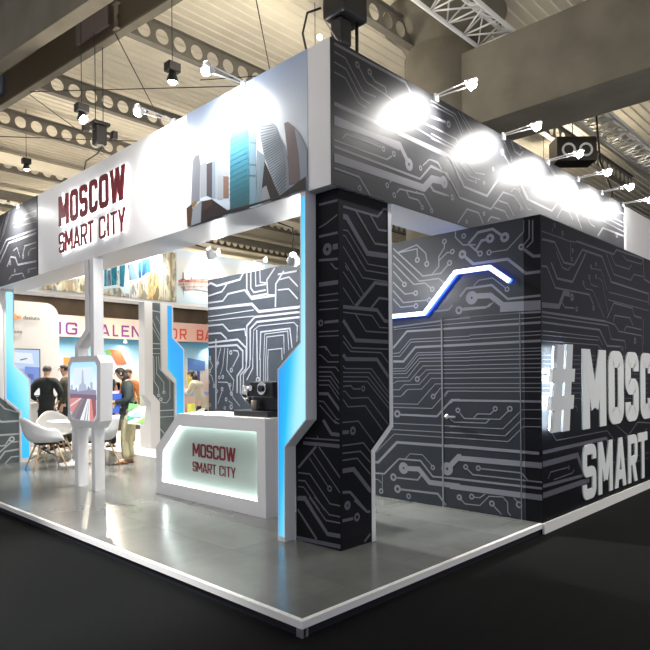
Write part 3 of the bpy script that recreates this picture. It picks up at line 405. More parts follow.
SKY = [
  ((0.52, 0.54, 0.6), [(2.669,3.676),(2.625,3.719),(2.548,3.714),(2.533,3.618),(2.547,3.256),(2.698,3.237)]),
  ((0.72, 0.76, 0.82), [(2.533,3.606),(2.425,3.615),(2.43,3.28),(2.538,3.278)]),
  ((0.3, 0.27, 0.3), [(2.425,3.591),(2.335,3.588),(2.341,3.237),(2.43,3.28)]),
  ((0.6, 0.72, 0.82), [(2.335,3.588),(2.276,3.582),(2.281,3.224),(2.341,3.237)]),
  ((0.8, 0.85, 0.9), [(2.277,3.223),(2.268,3.858),(2.243,3.934),(2.18,3.95),(2.115,3.908),(2.067,3.813),(2.069,3.18)]),
  ((0.55, 0.42, 0.36), [(2.157,3.408),(2.073,3.384),(2.076,3.181),(2.16,3.199)]),
  ((0.75, 0.8, 0.85), [(2.234,3.426),(2.164,3.421),(2.175,3.191),(2.253,3.207)]),
  ('glassA', [(2.059,3.04),(2.049,3.755),(1.993,3.785),(1.768,3.845),(1.772,3.029)]),
  ((0.45, 0.62, 0.72), [(1.769,3.05),(1.758,3.841),(1.709,3.809),(1.673,3.733),(1.668,3.052)]),
  ((0.58, 0.7, 0.8), [(1.699,3.784),(1.637,3.842),(1.612,3.715),(1.627,3.61),(1.666,3.709)]),
  ((0.5, 0.6, 0.68), [(1.665,3.062),(1.658,3.531),(1.552,3.443),(1.574,3.054)]),
  ((0.3, 0.42, 0.48), [(1.761,3.625),(1.671,3.592),(1.671,3.579),(1.761,3.612)]),
  ((0.3, 0.42, 0.48), [(1.763,3.426),(1.667,3.398),(1.667,3.385),(1.764,3.413)]),
  ((0.3, 0.42, 0.48), [(1.765,3.327),(1.668,3.302),(1.668,3.289),(1.765,3.314)]),
  ((0.1, 0.085, 0.08), [(1.598,3.025),(1.589,3.188),(1.552,3.395),(1.342,3.025)]),
  ((0.62, 0.64, 0.68), [(1.589,3.166),(1.532,3.179),(1.469,3.025),(1.598,3.025)]),
  ((0.45, 0.38, 0.38), [(1.293,3.653),(1.246,3.65),(1.172,3.587),(1.134,3.474),(1.101,3.262),(1.103,3.116),(1.238,3.113),(1.245,3.318)]),
  ((0.66, 0.72, 0.8), [(1.169,3.586),(1.098,3.505),(1.019,3.358),(1.019,3.138),(1.097,3.122),(1.118,3.347)]),
  ((0.72, 0.78, 0.84), [(1.631,3.775),(1.547,3.804),(1.418,3.68),(1.356,3.567),(1.295,3.466),(1.257,3.342),(1.243,3.214),(1.248,3.025),(1.341,3.025),(1.425,3.162),(1.498,3.317),(1.562,3.452),(1.606,3.605)]),
  ((0.36, 0.42, 0.48), [(1.613,3.717),(1.439,3.682),(1.433,3.673),(1.612,3.707)]),
  ((0.36, 0.42, 0.48), [(1.609,3.689),(1.423,3.659),(1.418,3.65),(1.608,3.679)]),
  ((0.36, 0.42, 0.48), [(1.605,3.662),(1.408,3.636),(1.402,3.627),(1.604,3.652)]),
  ((0.36, 0.42, 0.48), [(1.601,3.635),(1.393,3.612),(1.387,3.604),(1.6,3.624)]),
  ((0.36, 0.42, 0.48), [(1.597,3.607),(1.378,3.589),(1.373,3.582),(1.595,3.598)]),
  ((0.36, 0.42, 0.48), [(1.591,3.582),(1.367,3.572),(1.363,3.566),(1.588,3.573)]),
  ((0.36, 0.42, 0.48), [(1.583,3.557),(1.357,3.555),(1.353,3.549),(1.581,3.548)]),
  ((0.36, 0.42, 0.48), [(1.576,3.533),(1.347,3.539),(1.343,3.533),(1.573,3.523)]),
  ((0.36, 0.42, 0.48), [(1.569,3.508),(1.337,3.523),(1.333,3.517),(1.566,3.499)]),
  ((0.36, 0.42, 0.48), [(1.562,3.483),(1.327,3.506),(1.324,3.5),(1.559,3.474)]),
  ((0.36, 0.42, 0.48), [(1.555,3.459),(1.317,3.49),(1.314,3.484),(1.552,3.45)]),
  ((0.36, 0.42, 0.48), [(1.545,3.436),(1.31,3.472),(1.307,3.464),(1.542,3.428)]),
  ((0.36, 0.42, 0.48), [(1.535,3.414),(1.303,3.451),(1.301,3.444),(1.531,3.406)]),
  ((0.36, 0.42, 0.48), [(1.525,3.393),(1.297,3.431),(1.295,3.424),(1.521,3.385)]),
  ((0.36, 0.42, 0.48), [(1.514,3.371),(1.291,3.411),(1.289,3.404),(1.511,3.363)]),
  ((0.36, 0.42, 0.48), [(1.504,3.349),(1.285,3.391),(1.282,3.383),(1.5,3.341)]),
  ((0.36, 0.42, 0.48), [(1.494,3.328),(1.278,3.371),(1.276,3.363),(1.49,3.32)]),
  ((0.36, 0.42, 0.48), [(1.483,3.305),(1.274,3.35),(1.273,3.343),(1.479,3.295)]),
  ((0.36, 0.42, 0.48), [(1.471,3.28),(1.272,3.33),(1.271,3.322),(1.467,3.27)]),
  ((0.36, 0.42, 0.48), [(1.46,3.254),(1.269,3.309),(1.269,3.301),(1.455,3.245)]),
  ((0.36, 0.42, 0.48), [(1.448,3.229),(1.267,3.288),(1.266,3.281),(1.444,3.22)]),
  ((0.36, 0.42, 0.48), [(1.436,3.204),(1.265,3.268),(1.264,3.26),(1.432,3.195)]),
  ((0.36, 0.42, 0.48), [(1.425,3.179),(1.263,3.247),(1.262,3.239),(1.42,3.17)]),
  ((0.36, 0.42, 0.48), [(1.413,3.155),(1.261,3.225),(1.262,3.213),(1.408,3.147)]),
  ((0.36, 0.42, 0.48), [(1.399,3.132),(1.262,3.194),(1.262,3.183),(1.394,3.124)]),
  ((0.36, 0.42, 0.48), [(1.386,3.11),(1.263,3.163),(1.263,3.152),(1.381,3.102)]),
  ((0.36, 0.42, 0.48), [(1.372,3.088),(1.264,3.133),(1.264,3.121),(1.367,3.079)]),
  ((0.36, 0.42, 0.48), [(1.359,3.065),(1.265,3.102),(1.265,3.091),(1.354,3.057)]),
  ((0.1, 0.3, 0.36), [(2.038,3.706),(1.773,3.717),(1.773,3.713),(2.038,3.701)]),
  ((0.1, 0.3, 0.36), [(2.039,3.656),(1.774,3.669),(1.774,3.664),(2.039,3.651)]),
  ((0.1, 0.3, 0.36), [(2.04,3.605),(1.775,3.62),(1.775,3.616),(2.04,3.601)]),
  ((0.1, 0.3, 0.36), [(2.041,3.555),(1.775,3.571),(1.775,3.567),(2.041,3.55)]),
  ((0.1, 0.3, 0.36), [(2.041,3.505),(1.776,3.523),(1.776,3.518),(2.041,3.5)]),
  ((0.1, 0.3, 0.36), [(2.042,3.454),(1.777,3.474),(1.777,3.47),(2.042,3.45)]),
  ((0.1, 0.3, 0.36), [(2.043,3.404),(1.777,3.425),(1.777,3.421),(2.043,3.399)]),
  ((0.1, 0.3, 0.36), [(2.043,3.354),(1.778,3.377),(1.778,3.372),(2.044,3.349)]),
  ((0.1, 0.3, 0.36), [(2.044,3.303),(1.779,3.328),(1.779,3.323),(2.044,3.299)]),
  ((0.1, 0.3, 0.36), [(2.045,3.253),(1.779,3.279),(1.779,3.275),(2.045,3.248)]),
  ((0.1, 0.3, 0.36), [(2.046,3.203),(1.78,3.23),(1.78,3.226),(2.046,3.198)]),
  ((0.1, 0.3, 0.36), [(2.046,3.152),(1.781,3.182),(1.781,3.177),(2.046,3.148)]),
  ((0.13, 0.1, 0.09), [(2.732,3.025),(2.721,3.167),(2.505,3.235),(2.301,3.21),(2.07,3.065),(1.779,3.052),(1.591,3.047),(1.341,3.044),(1.223,3.077),(1.019,3.134),(1.019,3.028)]),
  ((0.62, 0.66, 0.72), [(2.633,3.2),(2.48,3.237),(2.5,3.028),(2.67,3.025)]),
  ((0.3, 0.2, 0.12), [(2.746,3.217),(2.632,3.244),(2.67,3.025),(2.732,3.025)]),
  ((0.6, 0.45, 0.1), [(2.654,3.229),(2.589,3.264),(2.556,3.228),(2.624,3.198)]),
  ((0.22, 0.15, 0.12), [(2.48,3.23),(2.301,3.217),(2.302,3.158),(2.482,3.121)]),
]
PAN = [
  ((0.62, 0.6, 0.5), [(2.944,3.113),(3.475,3.081),(4.521,3.084),(4.521,3.075),(2.944,3.075)]),
  ((0.02, 0.42, 0.55), [(2.973,3.564),(3.025,3.57),(3.022,3.25),(2.97,3.245)]),
  ((0.0, 0.45, 0.58), [(3.108,3.595),(3.226,3.647),(3.229,3.301),(3.114,3.274)]),
  ((0.03, 0.38, 0.52), [(3.283,3.666),(3.407,3.706),(3.365,3.27),(3.279,3.276)]),
  ((0.8, 0.88, 0.92), [(3.232,3.566),(3.269,3.57),(3.292,3.322),(3.207,3.299)]),
  ((0.3, 0.42, 0.55), [(3.033,3.542),(3.101,3.565),(3.105,3.273),(3.025,3.251)]),
  ((0.35, 0.52, 0.62), [(3.449,3.711),(3.556,3.769),(3.664,3.451),(3.484,3.411)]),
  ((0.5, 0.66, 0.74), [(3.595,3.729),(3.661,3.798),(3.714,3.472),(3.668,3.452)]),
  ((0.03, 0.22, 0.48), [(3.751,3.849),(3.934,3.916),(3.944,3.614),(3.748,3.506)]),
  ((0.05, 0.3, 0.55), [(3.671,3.769),(3.744,3.839),(3.741,3.49),(3.681,3.468)]),
  ((0.78, 0.84, 0.88), [(3.947,3.921),(4.092,3.969),(4.096,3.638),(3.945,3.62)]),
  ((0.8, 0.8, 0.74), [(2.957,3.186),(3.285,3.248),(3.348,3.15),(3.476,3.147),(3.475,3.081),(2.95,3.099)]),
  ((0.62, 0.55, 0.42), [(2.975,3.115),(3.067,3.168),(3.097,3.075),(2.974,3.075)]),
  ((0.62, 0.55, 0.42), [(3.19,3.15),(3.253,3.2),(3.284,3.076),(3.19,3.075)]),
  ((0.86, 0.86, 0.82), [(3.494,3.388),(3.681,3.438),(3.677,3.075),(3.491,3.083)]),
  ((0.68, 0.58, 0.38), [(3.681,3.414),(3.747,3.451),(3.744,3.075),(3.677,3.075)]),
  ((0.85, 0.8, 0.66), [(3.748,3.518),(3.883,3.613),(3.878,3.075),(3.744,3.075)]),
  ((0.76, 0.6, 0.34), [(3.883,3.613),(4.117,3.64),(4.125,3.083),(3.878,3.075)]),
  ((0.62, 0.48, 0.28), [(3.996,3.62),(4.013,3.622),(4.008,3.079),(3.991,3.077)]),
  ((0.8, 0.76, 0.6), [(4.12,3.988),(4.208,4.019),(4.206,3.083),(4.118,3.082)]),
  ((0.6, 0.48, 0.3), [(4.215,4.02),(4.24,4.029),(4.231,3.085),(4.21,3.083)]),
  ((0.8, 0.77, 0.64), [(4.24,4.036),(4.369,4.072),(4.366,3.097),(4.231,3.085)]),
  ((0.62, 0.52, 0.34), [(4.376,4.073),(4.441,4.095),(4.431,3.093),(4.366,3.09)]),
  ((0.82, 0.78, 0.66), [(4.441,4.089),(4.532,4.108),(4.525,3.091),(4.431,3.089)]),
  ((0.45, 0.42, 0.33), [(3.491,3.075),(4.521,3.084),(4.521,3.075),(3.49,3.075)]),
  ((0.78, 0.33, 0.26), [(4.573,3.528),(4.692,3.579),(4.767,3.562),(5.309,3.66),(5.308,3.561),(4.573,3.483)]),
  ((0.62, 0.24, 0.2), [(4.679,3.706),(4.701,3.709),(4.707,3.555),(4.67,3.551)]),
  ((0.66, 0.28, 0.24), [(4.881,3.649),(4.904,3.651),(4.911,3.577),(4.872,3.573)]),
  ((0.8, 0.74, 0.62), [(4.558,3.469),(5.308,3.547),(5.307,3.481),(4.558,3.418)]),
  ((0.8, 0.6, 0.58), [(4.616,3.411),(5.307,3.461),(5.306,3.365),(4.916,3.383),(4.69,3.323)]),
  ((0.72, 0.52, 0.52), [(4.676,3.417),(4.705,3.42),(4.692,3.162)]),
  ((0.8, 0.52, 0.48), [(5.309,3.66),(5.551,3.707),(5.55,3.586),(5.308,3.561)]),
  ((0.7, 0.62, 0.45), [(1.769,3.075),(1.9,3.164),(2.28,3.286),(2.621,3.38),(2.887,3.438),(2.883,3.075),(1.768,3.075)]),
  ((0.55, 0.47, 0.34), [(1.9,3.159),(1.98,3.178),(1.984,3.075),(1.904,3.075)]),
  ((0.82, 0.8, 0.7), [(2.033,3.178),(2.169,3.214),(2.173,3.075),(2.037,3.075)]),
  ((0.5, 0.42, 0.3), [(2.28,3.286),(2.364,3.307),(2.367,3.075),(2.283,3.075)]),
  ((0.8, 0.76, 0.62), [(2.42,3.324),(2.506,3.345),(2.509,3.075),(2.423,3.075)]),
  ((0.8, 0.8, 0.76), [(2.709,3.39),(2.887,3.427),(2.884,3.093),(2.706,3.088)]),
  ((0.35, 0.36, 0.28), [(1.6,3.075),(1.742,3.075),(2.223,3.075),(2.575,3.075),(2.575,3.075),(1.6,3.075)]),
  ((0.52, 0.52, 0.42), [(1.6,3.075),(1.665,3.075),(1.768,3.075),(1.768,3.075),(1.6,3.075)]),
]
E_ARM, E_STEM, E_FLOOD, E_PT, E_SPT, W_STR, E_BULB = 240, 160, 3200, 60, 30, .60, 22
D = .10      # top of the stand's platform
HB, HT = 3.02, 4.18   # underside and top of the headers

# ------------------------------------------------------------------ hall
def struct(mb, name, **k): return tag(mb.build(name, **k), kind='structure')
struct(MB().box((-9, -9, -.1), (46, 41, 0), M['carpet']), 'floor')
mb = MB(); n = 0; y = -6.; X0, X1 = -6., 45.
prof = []
while y < 40:
    prof += [(y, 7.62), (y+.10, 7.62), (y+.115, 7.60), (y+.16, 7.60), (y+.175, 7.62)]; y += .20
vs = [(x, yy, z) for x in (X0, X1) for yy, z in prof]; k = len(prof)
mb.add(vs, [(i, i+1, k+i+1, k+i) for i in range(k-1)], M['roof'])
struct(mb, 'ceiling', flat=True)
M['farwall'] = mat('far_hall_wall', (.42, .33, .25), .8, noise=.3, nscale=.5)
struct(MB().box((-9, 40, 0), (46, 40.2, 7.7), M['farwall']), 'wall_far')
struct(MB().box((45, -9, 0), (45.2, 40, 7.7), M['farwall']), 'wall_right')

# concrete column with flared head
mb = MB().lathe([(0, D+.002), (.66, D+.002), (.66, 6.9), (.62, 6.93), (.60, 7.0), (.78, 7.3), (1.05, 7.56), (0, 7.56)], M['concrete'], (6.52, 3.22, 0), 40)
o = mb.build('concrete_column'); tag(o, 'massive round concrete column rising behind the lit circuit header', 'column')
mb = MB().box((6.17, -9, 5.45), (7.2, 3.0, 6.66), M['concrete'])
mb.box((6.16, -9, 5.45), (6.17, 2.6, 5.47), M['concrete'])
o = mb.build('concrete_beam', bevel=.02); tag(o, 'thick concrete beam running from the round column to the upper right corner', 'beam')
def slab(name, a, b, w, z0, z1, m, bevel=0.):
    a, b = Vector(a), Vector(b); t = (b-a).normalized(); n_ = Vector((-t.y, t.x))*w
    return MB().prism([tuple(a), tuple(b), tuple(b+n_), tuple(a+n_)], lambda p, q, d: (p, q, d), z0, z1, m).build(name, bevel=bevel)
o = slab('concrete_beam', (1.46, 2.0), (.32, 11.3), -.2, 6.3, 7.6, M['concrete'])
# keep the beam's lit soffit strip on the far side of its own face
o.data.transform(Matrix.Translation((0, 0, 0))); tag(o, 'dark grey concrete beam across the top left corner of the ceiling', 'beam')
t = Vector((.51, -5.28)).normalized()
g0 = Vector((1.87, 10.55)) - t*14; g1 = Vector((2.38, 5.27)) + t*5
root = empty('dark_roof_girder', (g1.x, g1.y, 7.0), 'dark brown steel girder beside the top left concrete beam', 'girder')
nn = Vector((-t.y, t.x))*.12
mb = MB().prism([tuple(g0), tuple(g1), tuple(g1+nn), tuple(g0+nn)], lambda p, q, d: (p, q, d), 7.0, 7.56, M['girder'])
part(mb, 'girder_web', root)
mb = MB().prism([tuple(g0), tuple(g1), tuple(g1+nn*1.15), tuple(g0+nn*1.15)], lambda p, q, d: (p, q, d), 6.965, 7.0, M['concrete'])
part(mb, 'bottom_flange', root)
for s0, c in ((11.6, (.10, .075, .10)), (15.3, (.05, .09, .19))):
    p = g1 - t*(s0-5.2); q = p - t*.95; off = -nn*.4
    mb = MB().prism([tuple(p+off), tuple(q+off), tuple(q-nn*.02), tuple(p-nn*.02)], lambda a, b, d: (a, b, d), 7.14, 7.5, cmat(c, .4))
    part(mb, 'side_panel', root)
# cellular beams
def cell_beam(y, x0, x1, z0=7.0, h=.38, p=.34, r=.125, n=16):
    root = empty('perforated_steel_beam', (x0, y, z0), '', 'beam', 'steel roof beams with round holes')
    mb = MB(); x = x0; st = M['steel']; ca = math.atan2(h, p); AN = sorted([ca, PI-ca, PI+ca, 2*PI-ca]+[k*PI/2+o_ for k in range(4) for o_ in (0, .38, 1.19)]); n = len(AN)
    while x < x1:
        cx, cz = x+p/2, z0+h/2
        for sd in (-.006, .006):
            vs = []; fs = []
            for k in range(n):
                a = AN[k]; c, s = math.cos(a), math.sin(a)
                q = max(abs(c)/(p/2), abs(s)/(h/2))
                vs += [(cx+r*c, y+sd, cz+r*s), (cx+c/q, y+sd, cz+s/q)]
            for k in range(n):
                j = (k+1) % n; fs.append((2*k, 2*k+1, 2*j+1, 2*j))
            mb.add(vs, fs, st)
        vs = [(cx+r*math.cos(AN[k]), y+sd, cz+r*math.sin(AN[k])) for k in range(n) for sd in (-.006, .006)]
        mb.add(vs, [(2*k, 2*k+1, 2*((k+1) % n)+1, 2*((k+1) % n)) for k in range(n)], st)
        x += p
    part(mb, 'web_plate', root, flat=True)
    for z in (z0-.012, z0+h):
        part(MB().box((x0, y-.07, z), (x, y+.07, z+.012), st), 'flange', root)
    return root
labs = ['perforated roof beam nearest the front corner, behind the hanging chain hoist', 'perforated roof beam running down to the white header over the skyline picture',
        'perforated roof beam passing above the black moving head lamp', 'perforated roof beam just behind the moving head lamp, its far end at the left edge',
        'perforated roof beam farther back over the left circuit header', 'farthest perforated roof beam in the back of the hall']
for (y, x0), lb in zip(((3.5, 2.45), (6.45, 2.2), (9.35, 2.0), (11.65, 1.8), (14.6, 1.5), (18.2, 1.2)), labs):
    cell_beam(y, x0, 17.).__setitem__('label', lb)
for i, y in enumerate((13.2, 16.3, 20., 22.5, 25., 28., 31., 35.)):
    o = MB().box((1., y, 6.75-.02*i), (40, y+.16, 6.98-.02*i), M['steel'] if i % 2 else M['roof']).build('roof_purlin')
    tag(o, 'long plain purlin under the ceiling in the back of the hall', 'beam', 'plain roof purlins at the back')
# thin bracing rods under the roof
for a, b in (((2.2, 6.45, 6.99), (4.9, 9.35, 6.99)), ((2.0, 9.35, 6.99), (4.6, 6.45, 6.99)), ((2.0, 9.35, 6.98), (5.2, 11.65, 6.98)), ((2.5, 3.5, 6.99), (5.6, 6.45, 6.99)), ((3.8, 6.45, 6.98), (5.7, 3.95, 6.98)), ((1.9, 11.65, 6.98), (4.7, 9.35, 6.98))):
    BZ = globals().get('BZ', 0)+.05; a = (a[0], a[1], a[2]-BZ); b = (b[0], b[1], b[2]-BZ)
    o = MB().tube([a, b], .009, M['cable'], 6).build('bracing_rod')
    tag(o, 'thin dark diagonal rod between two roof beams', 'rod', 'diagonal bracing rods')

# lighting truss along X passing over the concrete beam
def truss(x0, x1):
    root = empty('lighting_truss', (x0, 2.15, 6.85), 'silver aluminium lattice truss crossing over the concrete beam', 'truss')
    ch = [(2.50, 6.80), (1.88, 6.80), (2.15, 6.98)]
    for y, z in ch: part(MB().tube([(x0, y, z), (x1, y, z)], .032, M['truss'], 8), 'chord', root)
    n = int((x1-x0)/.45)
    for i, (p, q) in enumerate(((0, 1), (1, 2), (2, 0))):
        mb = MB()
        for k in range(n):
            xa = x0+.45*k; a, b = (p, q) if k % 2 else (q, p)
            mb.tube([(xa, *ch[a]), (xa+.45, *ch[b])], .014, M['truss'], 6)
            mb.tube([(xa, *ch[p]), (xa, *ch[q])], .014, M['truss'], 6)
        part(mb, 'lattice', root)
truss(3.7, 18.)

# ------------------------------------------------------------------ platform
root = empty('stand_platform', (0, 0, 0), 'raised grey vinyl stage floor of the stand with white edge trim', 'platform')
part(MB().box((.03, .03, .02), (9.3, 9.3, D), M['deck']), 'vinyl_floor', root)
part(MB().box((-.004, -.004, D-.045), (.03, 9.33, D), M['edge']), 'edge_trim', root)
part(MB().box((.03, -.004, D-.045), (3.14, .03, D), M['edge']), 'edge_trim', root)
part(MB().box((.014, .0, 0), (.03, 9.3, D-.045), M['skirt']), 'skirt', root, 'black recessed skirt')
part(MB().box((.03, .014, 0), (3.14, .03, D-.045), M['skirt']), 'skirt', root, 'black recessed skirt')
part(MB().box((0, 0, 0), (.05, .05, D-.045), M['alu']), 'corner_foot', root, 'square aluminium foot')
part(MB().box((3.14, -.02, .0), (9.3, .0, D), M['edge']), 'plinth_strip', root, 'deep white strip under the dark wall')
o = MB().box((3.25, 5.44, D), (9.25, 9.25, D+.004), M['whitem']).build('white_floor_mat'); tag(o, 'bright white floor covering behind the standing visitor', 'floor mat')
o = MB().box((1.5, 9.35, 0), (10.5, 13.9, .012), M['grey']).build('pale_aisle_carpet'); tag(o, 'pale grey carpet of the aisle where the suited men stand', 'carpet')

# ------------------------------------------------------------------ meeting room box
rect = (.17, D, 5.36, HB); hole = (.215, D, 1.10, 2.11)
root = empty('circuit_partition_wall', (3.15, 3., D), 'tall interior wall printed with circuit traces, print lightened as if brightly lit', 'wall')
P = PX(3.15)
mb = MB()
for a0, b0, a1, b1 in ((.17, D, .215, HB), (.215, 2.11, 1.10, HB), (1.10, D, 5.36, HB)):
    mb.prism([(a0, b0), (a1, b0), (a1, b1), (a0, b1)], P, -.1, 0, M['lit_print'])
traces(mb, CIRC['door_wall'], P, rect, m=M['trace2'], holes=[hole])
fill = []
for k in range(15):
    z = .3+.18*k; j = .12*((k*5) % 3-1); fill.append([(.012, .02, .014, .028)[k % 4], 2.02+.05*(k % 3), z, 2.35+.04*(k % 5), z, 2.47+.04*(k % 5), z+j, 2.98, z+j])
traces(mb, fill, P, (2.0, D, 3.05, HB), m=M['trace2'])
part(mb, 'printed_panel', root, flat=True)
dr = MB().prism([(hole[0]+.003, D+.004), (hole[2]-.003, D+.004), (hole[2]-.003, hole[3]-.003), (hole[0]+.003, hole[3]-.003)], P, -.08, 0, M['lit_print'])
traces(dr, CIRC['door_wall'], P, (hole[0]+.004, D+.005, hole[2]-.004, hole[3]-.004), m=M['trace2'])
dr = part(dr, 'hidden_door', root, 'door leaf covered by the same circuit print', flat=True)
mb = MB().box((3.143, 1.092, D), (3.152, 1.108, 2.115), M['trace2'])
part(mb, 'door_edge_trim', dr)
part(MB().box((3.143, .208, D), (3.152, .215, 2.115), M['trace2']), 'door_edge_trim', dr)
hd = MB().tube([(3.15, 1.045, 1.07), (3.10, 1.045, 1.07), (3.095, 1.03, 1.07), (3.095, .90, 1.07)], .015, M['chrome'], 10).lathe([(0, 0), (.028, 0), (.028, .008), (0, .008)], M['chrome'], (0, 0, 0), 16)
hd.v[-64:] = [(3.15-z, 1.045+x, 1.07+y) for x, y, z in hd.v[-64:]]
part(hd, 'door_handle', dr, 'chrome lever handle')
# outer printed face with the big lettering
root = empty('circuit_room_wall', (3.15, 0, D), 'near black outer wall of the closed room with grey circuit print', 'wall')
mb = MB().box((3.15, 0, D), (9.3, .17, HB), M['print'])
traces(mb, CIRC['door_wall'], P, (.002, D, .168, HB))
part(mb, 'printed_panel', root, flat=True)
mb = MB(); traces(mb, CIRC['box_face'], PY(0), (3.152, D, 9.3, HB))
for k in range(9):      # the print carries on beyond the picture edge
    z = .5+.26*k; traces(mb, [[.02, 6.5, z, 7.2, z, 7.45, z+.2, 9.3, z+.2]], PY(0), (6.5, D, 9.29, HB))
part(mb, 'circuit_print', root, flat=True)
o = MB().box((3.25, .17, HB-.05), (9.3, 5.43, HB-.002), M['skirt']).build('room_roof_panel'); tag(o, 'flat dark lid over the closed room', 'panel')
o = MB().box((3.25, 5.27, D), (9.3, 5.36, HB-.06), M['grey']).build('room_back_wall'); tag(o, 'plain grey rear wall of the closed room', 'wall')

# hash sign, standing off the wall with light behind
root = empty('hash_sign', (3.3, 0, 1.36), 'white hash symbol standing off the dark wall with cool light behind', 'sign')
bars = [[(3.172, .96), (3.338, .96), (3.44, 1.79), (3.286, 1.79)], [(3.383, .955), (3.544, .955), (3.645, 1.80), (3.50, 1.80)],
        [(3.15, 1.43), (3.67, 1.43), (3.69, 1.56), (3.17, 1.56)], [(3.12, 1.165), (3.64, 1.165), (3.66, 1.30), (3.135, 1.30)]]
P0 = PY(0)
for i, b in enumerate(bars):
    part(MB().prism(b, P0, .062+.001*(i > 1), .10+.001*(i > 1), M['letter']), 'stroke', root)
mb = MB()
for b in bars:
    c = (sum(p[0] for p in b)/4, sum(p[1] for p in b)/4)
    q = [(max(3.157, c[0]+(p[0]-c[0])*.9), c[1]+(p[1]-c[1])*.96) for p in b]
    mb.prism(q, P0, .048, .06, M['led'])
part(mb, 'halo_light', root, 'cool white light behind the symbol')
for x, z in ((3.25, 1.5), (3.25, 1.2), (3.55, 1.5), (3.55, 1.2)): part(MB().box((x, -.05, z), (x+.02, 0, z+.02), M['alu']), 'spacer', root)
# flat lettering
root = empty('moscow_wall_lettering', (5., 0, 1.34), 'large pale letters MOSCOW on the outer wall right of the hash symbol', 'lettering')
for ch, x0, x1 in (('M', 4.10, 4.78), ('O', 4.855, 5.365), ('S', 5.42, 5.915), ('C', 5.985, 6.49), ('O', 6.56, 7.07), ('W', 7.13, 7.99)):
    mb = MB(); letter(mb, ch, P0, x0, .92, x1-x0, .855, .23, .002, .014, M['letter']); part(mb, 'letter', root)
root = empty('smart_city_wall_lettering', (5., 0, .45), 'large pale letters SMART CITY below the word MOSCOW on the outer wall', 'lettering')
for ch, x0, x1 in (('S', 4.09, 4.46), ('M', 4.53, 4.97), ('A', 5.045, 5.425), ('R', 5.50, 5.85), ('T', 5.88, 6.25), ('C', 6.5, 6.86), ('I', 6.93, 7.06), ('T', 7.12, 7.47), ('Y', 7.52, 7.9)):
    mb = MB(); letter(mb, ch, P0, x0, .165, x1-x0, .585, .185, .002, .014, M['letter']); part(mb, 'letter', root)

# zigzag light strip on the interior wall
root = empty('zigzag_light_strip', (3.12, 1., 2.3), 'zigzag strip of white light with blue glow on the circuit wall', 'light')
pts = [(2.25, 2.18), (1.288, 2.18), (.895, 2.577), (.504, 2.577), (.291, 2.415)]
mb = MB(); mt = MB()
for q in ribbon(pts, .038): mb.prism(q, P, .05, .065, M['tube'])
for q in ribbon(pts, .05): mt.prism(q, P, .03, .05, M['white'])
part(mb, 'light_tube', root); part(mt, 'channel', root)
mb = MB()
for q in ribbon(pts, .04): mb.prism(q, P, .012, .03, M['blue'])
part(mb, 'back_glow_strip', root, 'blue light facing the wall')

# ------------------------------------------------------------------ headers
root = empty('circuit_header', (5., 1., HB), 'long dark circuit-printed header above the right side, washed by spotlights', 'header')
mb = MB().box((1.571, .765, HB), (12., 1.225, HT), M['white'])
part(mb, 'header_box', root)
mb = MB().box((1.087, .757, HB), (7.82, .7655, HT), M['hprint'])
traces(mb, CIRC['fascia_right'], PY(.757), (1.09, HB+.002, 7.82, HT-.002), m=M['htrace'])
part(mb, 'printed_panel', root, flat=True)
root = empty('white_header', (1.3, 5., HB), 'long white header above the left side with lit name and skyline picture', 'header')
part(MB().box((1.085, .766, HB), (1.57, 8.9, HT), M['white']), 'header_box', root)
mb = MB().box((1.077, 6.63, HB), (1.0855, 8.9, HT), M['hprint'])
traces(mb, CIRC['fascia_left'], PX(1.077), (6.63, HB+.002, 8.9, HT-.002), m=M['htrace'])
part(mb, 'printed_panel', root, 'dark circuit print at the far end', flat=True)

# skyline picture: a flat print made of coloured shapes
def picture(name, root, P, base, shapes, z0, label=None, d=.004, fn=None):
    mb = MB(); mb.prism(base[0], P, 0, d, base[1])
    for i, (c, pts) in enumerate(shapes):
        m = M[c] if isinstance(c, str) else (fn or (lambda q: cmat(tuple(v**1.25*.62 for v in q), .45)))(tuple(v**1.35*.85 for v in c))
        mb.add([P(a, b, d + .0004*(i+1)) for a, b in pts], [tuple(range(len(pts)))], m)
    return part(mb, name, root, label, flat=True)
M['sky1'] = ramp_mat('printed_sky', 'Z', 3.02, 4.18, [(0, (.40, .50, .62)), (.45, (.66, .73, .80)), (1, (.36, .45, .62))], .45)
M['glassA'] = ramp_mat('printed_glass_tower', 'Z', 3.02, 4.1, [(0, (.02, .07, .08)), (.4, (.03, .17, .24)), (1, (.14, .38, .60))], .45)
picture('skyline_picture', root, PX(1.085), ([(1.017, HB+.003), (2.76, HB+.003), (2.76, HT), (1.017, HT)], M['sky1']), SKY, 0, 'printed picture of glass skyscrapers')

root = empty('rear_header', (4., 8.6, HB), 'header across the back of the stand with a long city panorama', 'header')
part(MB().box((1.57, 8.43, HB), (7.6, 8.9, HT), M['white']), 'header_box', root)
M['sky2'] = ramp_mat('printed_pale_sky', 'Z', 3.02, 4.18, [(0, (.60, .78, .86)), (.35, (.72, .84, .88)), (.7, (.88, .90, .90)), (1, (.66, .78, .90))], .5)
picture('panorama_picture', root, PY(8.43), ([(1.58, HB+.05), (7.6, HB+.05), (7.6, HT), (1.58, HT)], M['sky2']), PAN, 0, 'city panorama with towers and a red fortress by the water', fn=photo_mat)

